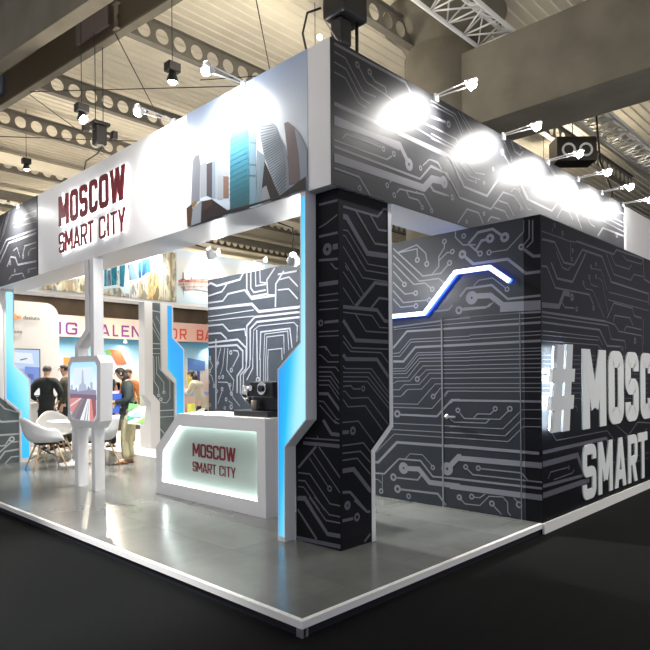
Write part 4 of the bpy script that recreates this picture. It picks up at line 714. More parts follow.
# ------------------------------------------------------------------ corner column and light boxes
root = empty('corner_column', (1.19, .79, D), 'square front corner column wrapped in black circuit print', 'column')
mb = MB().prism([(.79, D), (1.31, D), (1.31, .92), (1.05, 1.16), (1.05, HB), (.79, HB)], PX(1.19), -.40, 0, M['print'])
traces(mb, CIRC['column_left'], PX(1.19), (.792, D, 1.308, 1.0)); traces(mb, CIRC['column_left'], PX(1.19), (.792, 1.0, 1.048, HB))
part(mb, 'printed_core', root, flat=True)
zz = [(1.575, D), (1.575, .862), (1.83, 1.066), (1.83, HB)]
mb = MB().prism([(1.192, D)] + zz + [(1.192, HB)], PY(.79), -.07, .004, M['print'])
traces(mb, CIRC['column_right'], PY(.786), (1.194, D, 1.825, HB))
part(mb, 'zigzag_panel', root, 'circuit panel with a notched right edge', flat=True)
mb = MB()
for q in ribbon([(a+.024, b) for a, b in zz], .048): mb.prism(q, PY(.79), -.11, .008, M['white'])
part(mb, 'white_edge', root, 'white edging of the notched panel')

def lightbox(root, outer, inner, P, depth):
    part(MB().prism(outer, P, -depth, 0, M['white']), 'frame', root)
    part(MB().prism(inner, P, 0, .002, M['cyan']), 'glowing_panel', root, 'bright cyan glowing panel')
root = empty('cyan_light_box', (1.07, 1.25, D), 'zigzag white light box glowing cyan on the front corner column', 'light box')
lightbox(root, [(1.10, HB), (1.12, 1.79), (1.40, 1.57), (1.415, D), (1.325, D), (1.315, .905), (1.055, 1.147), (1.04, HB)],
         [(1.086, 2.98), (1.106, 1.785), (1.386, 1.56), (1.401, .14), (1.332, .14), (1.323, .912), (1.062, 1.155), (1.046, 2.98)], PX(1.07), .12)
# far left column
P8 = PY(8.43)
root = empty('left_rear_column', (1.3, 8.6, D), 'rear left column with dark circuit foot at the left picture edge', 'column')
mb = MB().box((.95, 8.43, D), (1.19, 8.9, HB), M['white']); part(mb, 'core', root)
def strips(mb, rects_):
    for q in rects_: traces(mb, [q], P8, (0.5, D, 6, HB), d=.013)
mb = MB().prism([(.96, D), (1.43, D), (1.43, .93), (1.2, 1.15), (.96, 1.36)], P8, 0, .012, M['lit_print2'])
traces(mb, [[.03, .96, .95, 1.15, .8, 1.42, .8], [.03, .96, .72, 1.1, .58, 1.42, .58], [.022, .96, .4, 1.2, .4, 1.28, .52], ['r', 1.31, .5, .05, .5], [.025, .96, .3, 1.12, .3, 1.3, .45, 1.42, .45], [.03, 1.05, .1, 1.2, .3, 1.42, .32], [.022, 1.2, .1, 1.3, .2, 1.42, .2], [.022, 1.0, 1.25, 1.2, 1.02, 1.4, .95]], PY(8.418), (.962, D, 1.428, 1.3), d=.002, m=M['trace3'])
part(mb, 'printed_panel', root, 'dark circuit panel')
root = empty('cyan_light_box', (1.4, 8.4, D), 'zigzag cyan light box at the far left edge behind the chairs', 'light box')
lightbox(root, [(1.19, HB), (1.19, 1.17), (1.425, .95), (1.425, D), (1.60, D), (1.60, 1.51), (1.345, 1.755), (1.345, HB)],
         [(1.215, 2.97), (1.215, 1.185), (1.45, .965), (1.45, .17), (1.57, .17), (1.57, 1.50), (1.325, 1.74), (1.325, 2.97)], PY(8.36), .058)
# rear middle column
root = empty('rear_middle_column', (4.1, 8.6, D), 'white rear column with a grey circuit stripe left of the counter', 'column')
part(MB().box((3.95, 8.45, D), (4.4, 8.9, HB), M['white']), 'core', root)
mb = MB().prism([(3.96, HB), (4.15, HB), (4.15, 1.67), (4.45, 1.40), (4.45, D), (4.11, D), (4.11, 1.03), (3.96, 1.19)][::-1], P8, -.02, .002, M['lit_print2'])
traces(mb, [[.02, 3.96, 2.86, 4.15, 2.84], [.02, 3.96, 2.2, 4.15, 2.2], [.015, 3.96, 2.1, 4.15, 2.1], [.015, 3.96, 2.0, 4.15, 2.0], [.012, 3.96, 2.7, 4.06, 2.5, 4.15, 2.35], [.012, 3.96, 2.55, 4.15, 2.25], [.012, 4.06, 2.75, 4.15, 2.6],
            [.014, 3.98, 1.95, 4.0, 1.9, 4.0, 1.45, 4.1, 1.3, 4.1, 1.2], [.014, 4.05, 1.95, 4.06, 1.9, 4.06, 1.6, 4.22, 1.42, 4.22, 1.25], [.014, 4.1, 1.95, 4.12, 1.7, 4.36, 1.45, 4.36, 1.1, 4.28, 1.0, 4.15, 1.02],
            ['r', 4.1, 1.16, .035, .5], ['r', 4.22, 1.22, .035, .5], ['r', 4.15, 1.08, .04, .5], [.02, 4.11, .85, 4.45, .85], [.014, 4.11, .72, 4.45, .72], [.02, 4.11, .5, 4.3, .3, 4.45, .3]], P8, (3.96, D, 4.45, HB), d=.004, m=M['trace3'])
part(mb, 'circuit_stripe', root, 'grey circuit stripe', flat=True)
part(MB().prism([(3.785, HB), (3.96, HB), (3.96, 1.19), (4.11, 1.03), (4.11, D), (3.91, D), (3.91, 1.03), (3.785, 1.175)][::-1], P8, -.2, .03, M['white']), 'white_edge', root)
root = empty('cyan_light_box', (4.4, 8.4, D), 'zigzag cyan light box on the rear middle column above the counter', 'light box')
lightbox(root, [(4.15, HB), (4.15, 1.67), (4.45, 1.40), (4.45, D), (4.68, D), (4.68, 2.10), (4.42, 2.35), (4.42, HB)],
         [(4.285, 2.98), (4.285, 1.70), (4.485, 1.47), (4.485, .15), (4.65, .15), (4.65, 2.09), (4.39, 2.33), (4.39, 2.98)], PY(8.38), .048)

# ------------------------------------------------------------------ lit name on the white header
PF = PX(1.085)
root = empty('illuminated_name_sign', (1.04, 4.9, 3.6), 'red letters MOSCOW SMART CITY with white halo on the left header', 'sign')
for word, zb, hh, s, tot in (('MOSCOW', 3.565, .40, .185, 1.82), ('SMART CITY', 3.205, .265, .13, 1.82)):
    for ch, x, w in text_fit(word, tot, hh, .11):
        if ch == ' ': continue
        mb = MB(); letter(mb, ch, PF, 5.79-x, zb, w, hh, s, .035, .05, M['red'], -1)
        lt = part(mb, 'letter', root)
        mb = MB(); letter(mb, ch, PF, 5.79-x, zb, w, hh, s, .022, .034, M['ledw'], -1, .03)
        part(mb, 'halo_light', lt, 'white light behind the letter')

# ------------------------------------------------------------------ information post with screen
root = empty('information_post', (1.15, 5.1, D), 'white two legged information post with a glowing screen at the platform edge', 'display stand')
PK = PX(1.07)
part(MB().prism([(5.09, HB), (5.09, 2.13), (5.40, 1.94), (5.40, 1.7), (5.30, 1.7), (5.30, 1.90), (4.99, 2.09), (4.99, HB)], PK, -.14, 0, M['white']), 'post', root, 'post with a sideways bend above the screen')
part(MB().box((1.07, 4.85, D), (1.20, 4.94, HB), M['white']), 'post', root)
part(MB().box((1.07, 5.33, D), (1.21, 5.43, .95), M['white']), 'post', root)
oc = [(5.62, .97), (5.46, .88), (4.83, .88), (4.69, .98), (4.66, 1.70), (4.76, 1.79), (5.50, 1.80), (5.61, 1.71)]
body = part(MB().prism(oc, PX(1.065), -.16, 0, M['white']), 'screen_housing', root, 'octagonal white housing')
M['scr'] = ramp_mat('screen_sky', 'Z', .96, 1.72, [(0, (.45, .40, .45)), (.35, (.62, .70, .85)), (.6, (.80, .92, 1)), (1, (.35, .70, 1))], .3, emit=1.1)
def em(c, s=1.0):
    k = 'lit_%02x%02x%02x' % tuple(int(v*255) for v in c)
    if k not in M: M[k] = mat(k, (.05, .05, .05), .3, emit=c, strength=s)
    return M[k]
sh = [(em((.75, .86, .96)), [(5.42, 1.42), (4.88, 1.42), (4.88, 1.65), (5.42, 1.65)]),
      (em((.45, .50, .66)), [(5.30, 1.30), (5.02, 1.30), (5.05, 1.42), (5.12, 1.45), (5.14, 1.62), (5.17, 1.62), (5.19, 1.45), (5.26, 1.42)]),
      (em((.30, .28, .40)), [(5.53, 1.30), (4.78, 1.30), (4.78, 1.36), (4.95, 1.38), (5.0, 1.42), (5.03, 1.36), (5.3, 1.34), (5.34, 1.40), (5.38, 1.36), (5.53, 1.37)]),
      (em((.20, .12, .18)), [(5.535, 1.24), (4.77, 1.24), (4.77, 1.30), (5.535, 1.31)]),
      (em((.72, .26, .24)), [(5.54, 1.10), (5.30, .975), (5.05, 1.24), (5.30, 1.26), (5.54, 1.25)]),
      (em((.20, .17, .20)), [(5.42, .975), (5.22, .975), (5.02, 1.25), (5.12, 1.25)]),
      (em((.92, .94, .98)), [(5.24, .972), (4.96, .972), (4.95, 1.25), (5.02, 1.25)]),
      (em((.35, .38, .42)), [(5.13, .972), (5.09, .972), (4.985, 1.25), (4.99, 1.25)]),
      (em((.35, .38, .43)), [(5.04, .972), (5.01, .972), (4.965, 1.25), (4.97, 1.25)]),
      (em((.80, .28, .24)), [(4.96, .972), (4.84, .985), (4.82, 1.12), (4.90, 1.25), (4.95, 1.25)]),
      (em((.25, .22, .26)), [(5.50, 1.02), (5.42, .98), (5.13, 1.24), (5.20, 1.25)]),
      (em((.80, .72, .74)), [(5.52, 1.16), (5.53, 1.13), (5.18, 1.25), (5.22, 1.26)]),
      (em((.38, .52, .75)), [(5.50, 1.36), (5.44, 1.36), (5.44, 1.43), (5.50, 1.43)]),
      (em((.42, .50, .68)), [(4.93, 1.36), (4.86, 1.36), (4.86, 1.46), (4.93, 1.46)]),
      (em((.32, .10, .12)), [(4.84, 1.0), (4.775, 1.06), (4.775, 1.25), (4.90, 1.25)])]
scp = [(5.535, 1.05), (5.45, .968), (4.84, .97), (4.775, 1.03), (4.765, 1.66), (4.82, 1.715), (5.46, 1.72), (5.535, 1.66)]
mb = MB(); PS = PX(1.065); mb.prism(scp, PS, 0, .003, M['scr'])
for i, (m, p) in enumerate(sh): mb.add([PS(a, b, .0035+.0004*i) for a, b in p], [tuple(range(len(p)))], m)
part(mb, 'screen', body, 'lit screen with a tower, blue sky and streaking traffic', flat=True)

# ------------------------------------------------------------------ reception counter
root = empty('reception_counter', (1.78, 3.1, D), 'white reception counter with sloped end and backlit name panel', 'counter')
PC = PX(1.52)
out = [(2.10, D), (4.16, D), (4.16, .66), (3.66, 1.09), (2.10, 1.09)]
inn = [(2.23, .25), (4.035, .25), (4.02, .62), (3.67, .945), (2.23, .955)]
inn2 = [(2.18, .20), (4.09, .20), (4.07, .64), (3.69, 1.0), (2.18, 1.0)]
mb = MB()
for i in range(5):
    j = (i+1) % 5
    mb.prism([out[i], out[j], inn[j], inn[i]], PC, -.018, 0, M['white'])
    mb.prism([out[i], out[j], inn2[j], inn2[i]], PC, -.09, -.018, M['white'])
part(mb, 'front_frame', root)
bdy = part(MB().prism(out, PC, -.56, -.09, M['white']), 'body', root)
M['panel'] = mat('pale_green_panel', (.50, .60, .55), .5)
part(MB().prism(inn2, PC, -.09, -.086, M['panel']), 'name_panel', root, 'pale green name panel')
mb = MB()
c = (3.1, .6)
for q in ribbon([(c[0]+(a-c[0])*1.025, c[1]+(b-c[1])*1.06) for a, b in inn], .02, True): mb.prism(q, PC, -.07, -.03, M['ledc'])
part(mb, 'light_strip', root, 'light strip hidden behind the frame lip')
for word, zb, hh, s in (('MOSCOW', .597, .152, .15), ('SMART CITY', .425, .112, .105)):
    for ch, x, w in text_fit(word, .80, hh, .11):
        if ch == ' ': continue
        mb = MB(); letter(mb, ch, PC, 3.49-x, zb, w, hh, s, -.085, -.079, M['red'], -1); part(mb, 'letter', root, 'dark red letter')

# coffee machine
root = empty('coffee_machine', (1.9, 2.6, 1.09), 'black coffee machine with chrome group heads on the counter', 'coffee machine')
mb = MB()
rr = [(1.72+.16*(1-math.cos(t)), 2.92+.12*math.sin(t)) for t in [k*PI/12 for k in range(0, 7)]]
mb.prism([(1.64, 2.20), (2.02, 2.20), (2.02, 2.80), (1.80, 2.84), (1.69, 2.82), (1.64, 2.76)], lambda a, b, d: (a, b, d), 1.09, 1.15, M['black'])
part(mb, 'drip_tray', root, bevel=.008)
bd = MB().box((1.80, 2.20, 1.15), (2.02, 2.63, 1.46), M['black']).box((1.73, 2.22, 1.29), (1.80, 2.61, 1.455), M['black'])
bd = part(bd, 'body', root, bevel=.012)
def disc(c, r, t, m, n=24):   # disc facing -X
    return MB().prism([(c[1]+r*math.cos(2*PI*k/n), c[2]+r*math.sin(2*PI*k/n)) for k in range(n)], PX(c[0]), 0, t, m)
for cy_ in (2.37,):
    h = disc((1.73, cy_, 1.385), .068, .03, M['chrome']); h = part(h, 'group_head', root, 'round chrome group head', bevel=.004)
    part(disc((1.70, cy_, 1.385), .035, .02, M['black']), 'centre_cap', h)
part(MB().tube([(1.74, 2.53, 1.15), (1.74, 2.53, 1.26)], .036, cmat((.40, .33, .28)), 16), 'paper_cup', root, 'brown cup under the spout')
part(MB().tube([(1.80, 2.66, 1.22), (1.77, 2.71, 1.31), (1.78, 2.70, 1.41)], [.03, .05, .055], M['chrome'], 14), 'milk_jug', root, 'chrome steam jug')
part(disc((1.73, 2.55, 1.39), .03, .03, M['chrome']), 'steam_knob', root, 'small chrome knob')
part(MB().box((1.86, 2.195, 1.16), (1.96, 2.20, 1.44), M['alu']), 'side_plate', root)
for i, (y, w, lb) in enumerate(((3.52, 0.2, 'white leaflet with red print at the sloped end of the counter'), (3.30, .1, 'white leaflet in the middle of the counter top'), (3.12, -.1, 'white leaflet beside the coffee machine'))):
    o = MB().box((-.10, -.075, 0), (.10, .075, .006), M['paper']).box((-.04, -.03, .006), (.04, .0, .0065), cmat((.5, .05, .06))).build('leaflet')
    o.location = (1.68, y, 1.0905); o.rotation_euler.z = w; tag(o, lb, 'leaflet', 'leaflets on the counter')

# ------------------------------------------------------------------ header spotlights on arms
def arm_light(base, out_dir, label, energy, target, group='arm spotlights on the headers', reach=.40, size=1.8):
    b = Vector(base); d = Vector(out_dir).normalized(); s = Vector((-d.y, d.x, 0))
    root = empty('arm_spotlight', b, label, 'spotlight', group)
    L = b + d*reach + Vector((0, 0, .0))
    part(MB().box(tuple(b-s*.03-Vector((0, 0, .05))), tuple(b+s*.03+d*.02+Vector((0, 0, .02))), M['white']), 'clamp', root)
    part(MB().tube([b+s*.02, L+s*.05, L-s*.05, b-s*.02], .007, M['white'], 8), 'arm', root)
    t = (Vector(target)-L).normalized()
    hs = MB().tube([L-t*.05, L-t*.01, L+t*.02, L+t*.045], [.02, .03, .05, .055], M['white'], 16, caps=False)
    h = part(hs, 'lamp_head', root)
    part(MB().tube([L+t*.03, L+t*.036], .045, M['lamp'], 16), 'lens', h, 'glowing lens')
    part(MB().ball(tuple(L+t*.04+d*.035), .042, M['lamp'], 14, 8), 'bulb', h, 'bare glowing bulb')
    ld = bpy.data.lights.new('spot', 'SPOT'); ld.energy = energy; ld.spot_size = size; ld.spot_blend = 1; ld.shadow_soft_size = .05
    ld.color = (1, .97, .93)
    lo = bpy.data.objects.new('spotlight_beam', ld); COL.objects.link(lo); lo.location = L+t*.06
    lo.rotation_euler = t.to_track_quat('-Z', 'Y').to_euler(); lo.parent = root; lo.location -= b
    pd = bpy.data.lights.new('bulb_glow', 'POINT'); pd.energy = E_BULB; pd.shadow_soft_size = .04
    po = bpy.data.objects.new('bulb_glow', pd); COL.objects.link(po); po.location = L+t*.10+d*.06+Vector((0, 0, .04))-b; po.parent = root
    return root
names = ['first', 'second', 'third', 'fourth', 'fifth', 'sixth']
for i, x in enumerate((2.55, 3.88, 5.03, 5.98, 6.86, 7.75)):
    arm_light((x, .757, HT), (0, -1, 0), '%s arm spotlight from the front corner along the circuit header' % names[i], E_ARM*.75, (x-.25, .80, HT-.36))
for i, y in enumerate((1.84, 3.0, 7.35)):
    arm_light((1.085, y, HT), (-1, 0, 0), ['arm spotlight over the twisted tower in the skyline picture', 'arm spotlight between the skyline picture and the red letters', 'arm spotlight over the circuit end of the white header'][i], E_ARM*(.62 if i < 2 else 1.8), (1.12, y+.15, HT-.5), size=2.3)
# rear header and inner wall lights
for i, x in enumerate((2.4, 3.9, 5.3, 6.6)):
    arm_light((x, 8.43, HT), (0, -1, 0), '%s small arm spotlight from the left on the rear panorama header' % names[i], E_ARM*.7, (x, 8.46, HT-.45))
def stem_light(p, top, target, label, energy, ang=1.9):
    p = Vector(p); root = empty('stem_spotlight', (p.x, p.y, top), label, 'spotlight')
    part(MB().tube([(p.x-.2, p.y, top), (p.x, p.y, top-.02), p], .008, M['black'], 8), 'stem', root)
    t = (Vector(target)-p).normalized()
    h = part(MB().tube([p-t*.06, p, p+t*.03, p+t*.06], [.03, .05, .06, .065], M['white'], 18, caps=False), 'lamp_head', root)
    part(MB().tube([p+t*.04, p+t*.046], .055, M['lamp'], 18), 'lens', h, 'glowing lens')
    ld = bpy.data.lights.new('spot', 'SPOT'); ld.energy = energy; ld.spot_size = ang; ld.spot_blend = .8; ld.shadow_soft_size = .06
    lo = bpy.data.objects.new('spotlight_beam', ld); COL.objects.link(lo); lo.location = p+t*.07-root.location; lo.rotation_euler = t.to_track_quat('-Z', 'Y').to_euler(); lo.parent = root
    pd = bpy.data.lights.new('lamp_glow', 'POINT'); pd.energy = E_SPT; pd.shadow_soft_size = .05
    po = bpy.data.objects.new('lamp_glow', pd); COL.objects.link(po); po.location = p+Vector((.10, 0, -.06))-root.location; po.parent = root
stem_light((1.78, 3.36, 2.96), HB, (3.1, 3.9, 1.6), 'glaring lamp under the white header, left of the opening over the counter', E_STEM)
stem_light((1.78, 1.95, 2.70), HB, (3.1, 3.4, 1.9), 'glaring lamp under the white header beside the front light box', E_STEM*.6, 1.5)

# ------------------------------------------------------------------ hall floodlights and rigging
def flood(p, label, energy, target, r=.07, warm=True, ang=1.9, wire=True, glow=1.):
    p = Vector(p); root = empty('hall_floodlight', p, label, 'floodlight', 'hall floodlights')
    t = (Vector(target)-p).normalized()
    part(MB().box(tuple(p+Vector((-.09, -.07, .08))), tuple(p+Vector((.09, .07, .20))), M['black']), 'driver_box', root, bevel=.01)
    h = part(MB().tube([p+Vector((0, 0, .12)), p+Vector((0, 0, .06)), p, p+t*.05], [.05, r*.7, r, r*1.15], M['black'], 20, caps=False), 'reflector', root)
    part(MB().ball(tuple(p+t*.03), r*.8, M['lampw' if warm else 'lamp'], 16, 10), 'lamp_glass', h, 'glowing lamp')
    if wire: part(MB().tube([p+Vector((0, 0, .20)), Vector((p.x, p.y, 7.55))], .006, M['cable'], 6), 'suspension_wire', root)
    if energy:
        ld = bpy.data.lights.new('flood', 'SPOT'); ld.energy = energy; ld.spot_size = ang; ld.spot_blend = .8; ld.shadow_soft_size = .12
        ld.color = (1, .93, .82) if warm else (1, .99, .96)
        lo = bpy.data.objects.new('floodlight_beam', ld); COL.objects.link(lo); lo.location = t*.16; lo.rotation_euler = t.to_track_quat('-Z', 'Y').to_euler(); lo.parent = root
        pd = bpy.data.lights.new('flood_glow', 'POINT'); pd.energy = E_PT*glow; pd.shadow_soft_size = .06; pd.color = (1, .88, .70)
        po = bpy.data.objects.new('floodlight_glow', pd); COL.objects.link(po); po.location = t*.20; po.parent = root
flood((1.64, 6.39, 5.4), 'hall floodlight hanging left of the moving head lamp', E_FLOOD, (3.1, 3.5, 2.4), warm=False, ang=.9)
flood((2.05, 4.56, 5.5), 'hall floodlight hanging above the red letters', E_FLOOD*.6, (2.3, 5.0, 0), warm=False, ang=1.2)
flood((3.3, 2.2, 6.6), 'hall floodlight hidden from the front above the counter', E_FLOOD*.22, (2.9, 1.9, 0), warm=False, ang=.40)
flood((4.6, 4.4, 6.6), 'hall floodlight above the closed room behind the round column', E_FLOOD*.45, (2.3, 5.4, 0), warm=False, ang=1.0)
flood((2.8, 11.75, 6.25), 'hall floodlight near the left edge under the perforated beam', E_FLOOD*.6, (4, 11, 0))
flood((6.3, 10.6, 6.4), 'hall floodlight over the rear aisle', E_FLOOD*.7, (6, 10.5, 0))
flood((2.4, 12.9, 5.3), 'hall floodlight low at the left edge above the circuit header', E_FLOOD*.3, (3.2, 13.6, 0))
flood((-3.2, 3.2, 6.6), 'hall floodlight over the carpet in front of the left side', E_FLOOD*1.3, (-1.1, 2.2, 0), warm=False, ang=.6)
flood((-5.2, 1.6, 6.2), 'added unseen floodlight filling the near half of the white header', E_FLOOD*.12, (1.1, 2.9, 4.5), warm=False, ang=.52)  # fill lamp out of view, added to brighten the header
flood((-5.2, 4.6, 6.2), 'added unseen floodlight filling the far half of the white header', E_FLOOD*.16, (1.1, 6.0, 4.5), warm=False, ang=.52)  # second added fill lamp, also out of view
flood((9., -3.2, 6.8), 'hall floodlight over the aisle beside the dark wall', E_FLOOD*.6, (4.6, -1.4, 0), ang=.8, glow=3.)
flood((12.6, 4.2, 6.6), 'hall floodlight above the white end of the header', E_FLOOD*.5, (12, 3, 0), glow=4.)
flood((8., 19., 5.9), 'added floodlight far back above the pink banner, brightening the rear hall', E_FLOOD*.5, (8, 18, 0), glow=14.)  # this and the next two are added to brighten the dark far roof
flood((16., 24., 5.9), 'added floodlight brightening the far right depth of the hall', E_FLOOD*.5, (16, 23, 0), glow=14.)
flood((4.5, 26., 5.9), 'added floodlight brightening the far left depth of the hall', E_FLOOD*.5, (5, 25, 0), glow=14.)
root = empty('moving_head_light', (2.25, 7.05, 5.45), 'black moving head lamp hanging on wires before the perforated beam', 'stage light')
mb = MB().box((2.15, 6.97, 5.33), (2.33, 7.15, 5.64), M['black']).box((2.10, 6.94, 5.64), (2.38, 7.18, 5.70), M['black'])
part(mb, 'lamp_body', root, bevel=.02)
mb = MB()
for dx in (-1, 1): mb.box((2.25+dx*.24-.04, 7.0, 5.50), (2.25+dx*.24+.04, 7.12, 5.62), M['black'])
mb.box((1.98, 7.03, 5.55), (2.52, 7.08, 5.58), M['black'])
part(mb, 'side_bracket', root)
part(MB().tube([(2.25, 7.05, 5.34), (2.25, 7.05, 5.325)], .06, M['alu'], 16), 'lens', root)
for dx in (-.08, .05): part(MB().tube([(2.25+dx, 7.05, 5.69), (2.25+dx, 7.05, 7.55)], .007, M['cable'], 6), 'suspension_wire', root)
part(MB().tube([(2.3, 7.05, 5.36), (2.22, 7.1, 5.2), (2.05, 7.15, 5.05), (2.02, 7.2, 4.8)], .012, M['cable'], 8), 'power_cable', root)

root = empty('chain_hoist', (2.19, 1.78, 5.0), 'bulky black chain hoist hanging above the front corner of the headers', 'hoist')
mb = MB().box((1.98, 1.62, 5.1), (2.36, 1.92, 5.40), M['black']).box((2.02, 1.66, 5.40), (2.30, 1.86, 5.62), M['black']).box((2.03, 1.7, 4.82), (2.2, 1.86, 5.1), M['black'])
part(mb, 'motor_housing', root, bevel=.03)
part(MB().tube([(2.17, 1.77, 5.6), (2.17, 1.77, 7.5)], .014, M['black'], 8), 'chain', root)
part(MB().tube([(2.27, 1.70, 5.1), (2.27, 1.70, 4.2)], .018, M['black'], 8), 'chain', root)
part(MB().tube([(2.0, 1.95, 5.25), (1.90, 2.05, 5.2), (1.88, 2.1, 5.0), (1.93, 2.06, 4.7), (2.0, 2.0, 4.62)], .012, M['cable'], 8), 'power_cable', root, 'looped cable')
part(MB().ball((2.03, 2.0, 4.98), .028, M['lampw'], 12, 8), 'indicator_lamp', root, 'small warm lamp')
part(MB().tube([(2.0, 1.9, 5.1), (1.5, 1.1, 4.2)], .006, M['alu'], 6), 'steel_wire', root)
part(MB().tube([(2.2, 1.85, 4.9), (1.6, 1.3, 4.19)], .006, M['alu'], 6), 'steel_wire', root)

root.location += Vector((.10, -.11, .05))
# loudspeaker hanging at the right, cable below the truss
root = empty('hanging_loudspeaker', (11.6, 3.2, 6.5), 'dark loudspeaker box with two pale rings hanging behind the header', 'loudspeaker')
f = Vector((-.72, -.69, 0)).normalized(); s = Vector((-f.y, f.x, 0)); c0 = Vector((11.68, 3.10, 6.62))
mb = MB()
co = [c0+s*a*.45+f*b*.25+Vector((0, 0, h*.27)) for h in (-1, 1) for b in (-1, 1) for a in (-1, 1)]
mb.add(co, [(0, 1, 3, 2), (4, 6, 7, 5), (0, 4, 5, 1), (2, 3, 7, 6), (0, 2, 6, 4), (1, 5, 7, 3)], M['black']); part(mb, 'cabinet', root)
for a in (-.19, .2):
    for r0, r1, m in ((.11, .155, M['letter']),):
        mb = MB(); Pq = lambda p, q, d: tuple(c0+s*p+f*(.25+d)+Vector((0, 0, q)))
        for q in annulus((a, -.03), r0, r1, 24): mb.prism(q, Pq, 0, .02, m)
        part(mb, 'cone_ring', root, 'pale ring around the cone')
part(MB().tube([c0+Vector((0, 0, .25)), Vector((c0.x, c0.y, 7.55))], .012, M['cable'], 6), 'suspension_wire', root)
o = MB().tube([(9.8, 1.9, 6.75), (9.8, 1.86, 6.2), (9.75, 1.8, 5.6), (9.5, 1.6, 5.2), (8.9, 1.3, 4.75), (8.4, 1.15, 4.3), (8.3, 1.1, HT+.0)], .02, M['cable'], 8).build('hanging_cable')
tag(o, 'black cable hanging from the truss down to the circuit header', 'cable')
# ------------------------------------------------------------------ table and shell chairs
root = empty('round_table', (1.95, 7.45, D), 'small round white pedestal table among the shell chairs', 'table')
part(MB().lathe([(0, 0), (.40, 0), (.42, .012), (.40, .024), (0, .024)], M['shell'], (1.95, 7.45, D+.70), 40), 'table_top', root)
part(MB().lathe([(.035, .03), (.035, .70)], M['shell'], (1.95, 7.45, D), 20), 'pedestal', root)
part(MB().lathe([(0, .0), (.26, 0), (.26, .012), (.12, .03), (.035, .09), (0, .09)], M['shell'], (1.95, 7.45, D), 36), 'foot', root)

def make_chair():
    """local: +x is the front"""
    root = empty('shell_armchair', (0, 0, 0), '', 'chair', 'white shell armchairs round the table')
    nu, nv = 48, 12; vs = []; fs = []
    for j in range(nv+1):
        t = j/nv
        for i in range(nu):
            a = 2*PI*i/nu; c = math.cos(a)          # a=0 front, pi back
            back = max(0, -c); side = abs(math.sin(a)); front = max(0, c)
            rx = .26 + .03*back; ry = .25 + .055*side**2
            lean = .10*back**1.5
            h = .02 + .19*side**1.5*(1-front**3) + .37*back**2.2 - .03*front**4
            r = min(1, t*1.9)**.8; up = max(0, (t-.42)/.58)
            z = .42 + .0 + h*up**1.25 + .02*r*r
            vs.append(((rx*(.62*r+.38*min(1, t*1.5)) + lean*up)*c, ry*(.66*r+.34*min(1, t*1.5))*math.sin(a)*(1+.08*up), z))
    for j in range(nv):
        for i in range(nu):
            a = j*nu+i; b = j*nu+(i+1) % nu; fs.append((a, b, b+nu, a+nu))
    mb = MB().add(vs, fs, M['shell'], True)
    s = mb.build('shell', root); sol = s.modifiers.new('thickness', 'SOLIDIFY'); sol.thickness = .012; sol.offset = -1
    mb = MB().box((-.15, -.15, .395), (.15, .15, .415), M['black']); mb.build('seat_frame', root)
    for sx in (-1, 1):
        for sy in (-1, 1):
            MB().tube([(sx*.12, sy*.12, .40), (sx*.25, sy*.24, 0)], [.016, .010], M['wood'], 10).build('leg', root)
    mb = MB()
    for sx, sy in ((1, 1), (1, -1)):
        mb.tube([(sx*.20, sy*.19, .15), (-sx*.12, -sy*.12, .36)], .004, M['black'], 6)
        mb.tube([(-sx*.20, -sy*.19, .15), (sx*.12, sy*.12, .36)], .004, M['black'], 6)
    for sy in (-1, 1): mb.tube([(-.20, sy*.19, .15), (.12, sy*.125, .36)], .004, M['black'], 6); mb.tube([(.20, sy*.19, .15), (-.12, sy*.125, .36)], .004, M['black'], 6)
    mb.build('wire_brace', root)
    return root
proto = make_chair()
for i, (x, y, rz, lb) in enumerate(((1.41, 7.22, -.12, 'white shell armchair with wooden legs left of the table, seen from the side'),
                                    (2.02, 8.35, -1.7, 'white shell armchair behind the round table, its back towards the rear'),
                                    (2.06, 6.84, 2.0, 'white shell armchair between the information post and the standing visitor'),
                                    (3.86, 7.15, 2.8, 'white shell armchair peeking over the sloped end of the reception counter'))):
    o = proto if i == 0 else copy_tree(proto)
    o.location = (x, y, D+(.0045 if i == 3 else 0)); o.rotation_euler.z = rz; o['label'] = lb

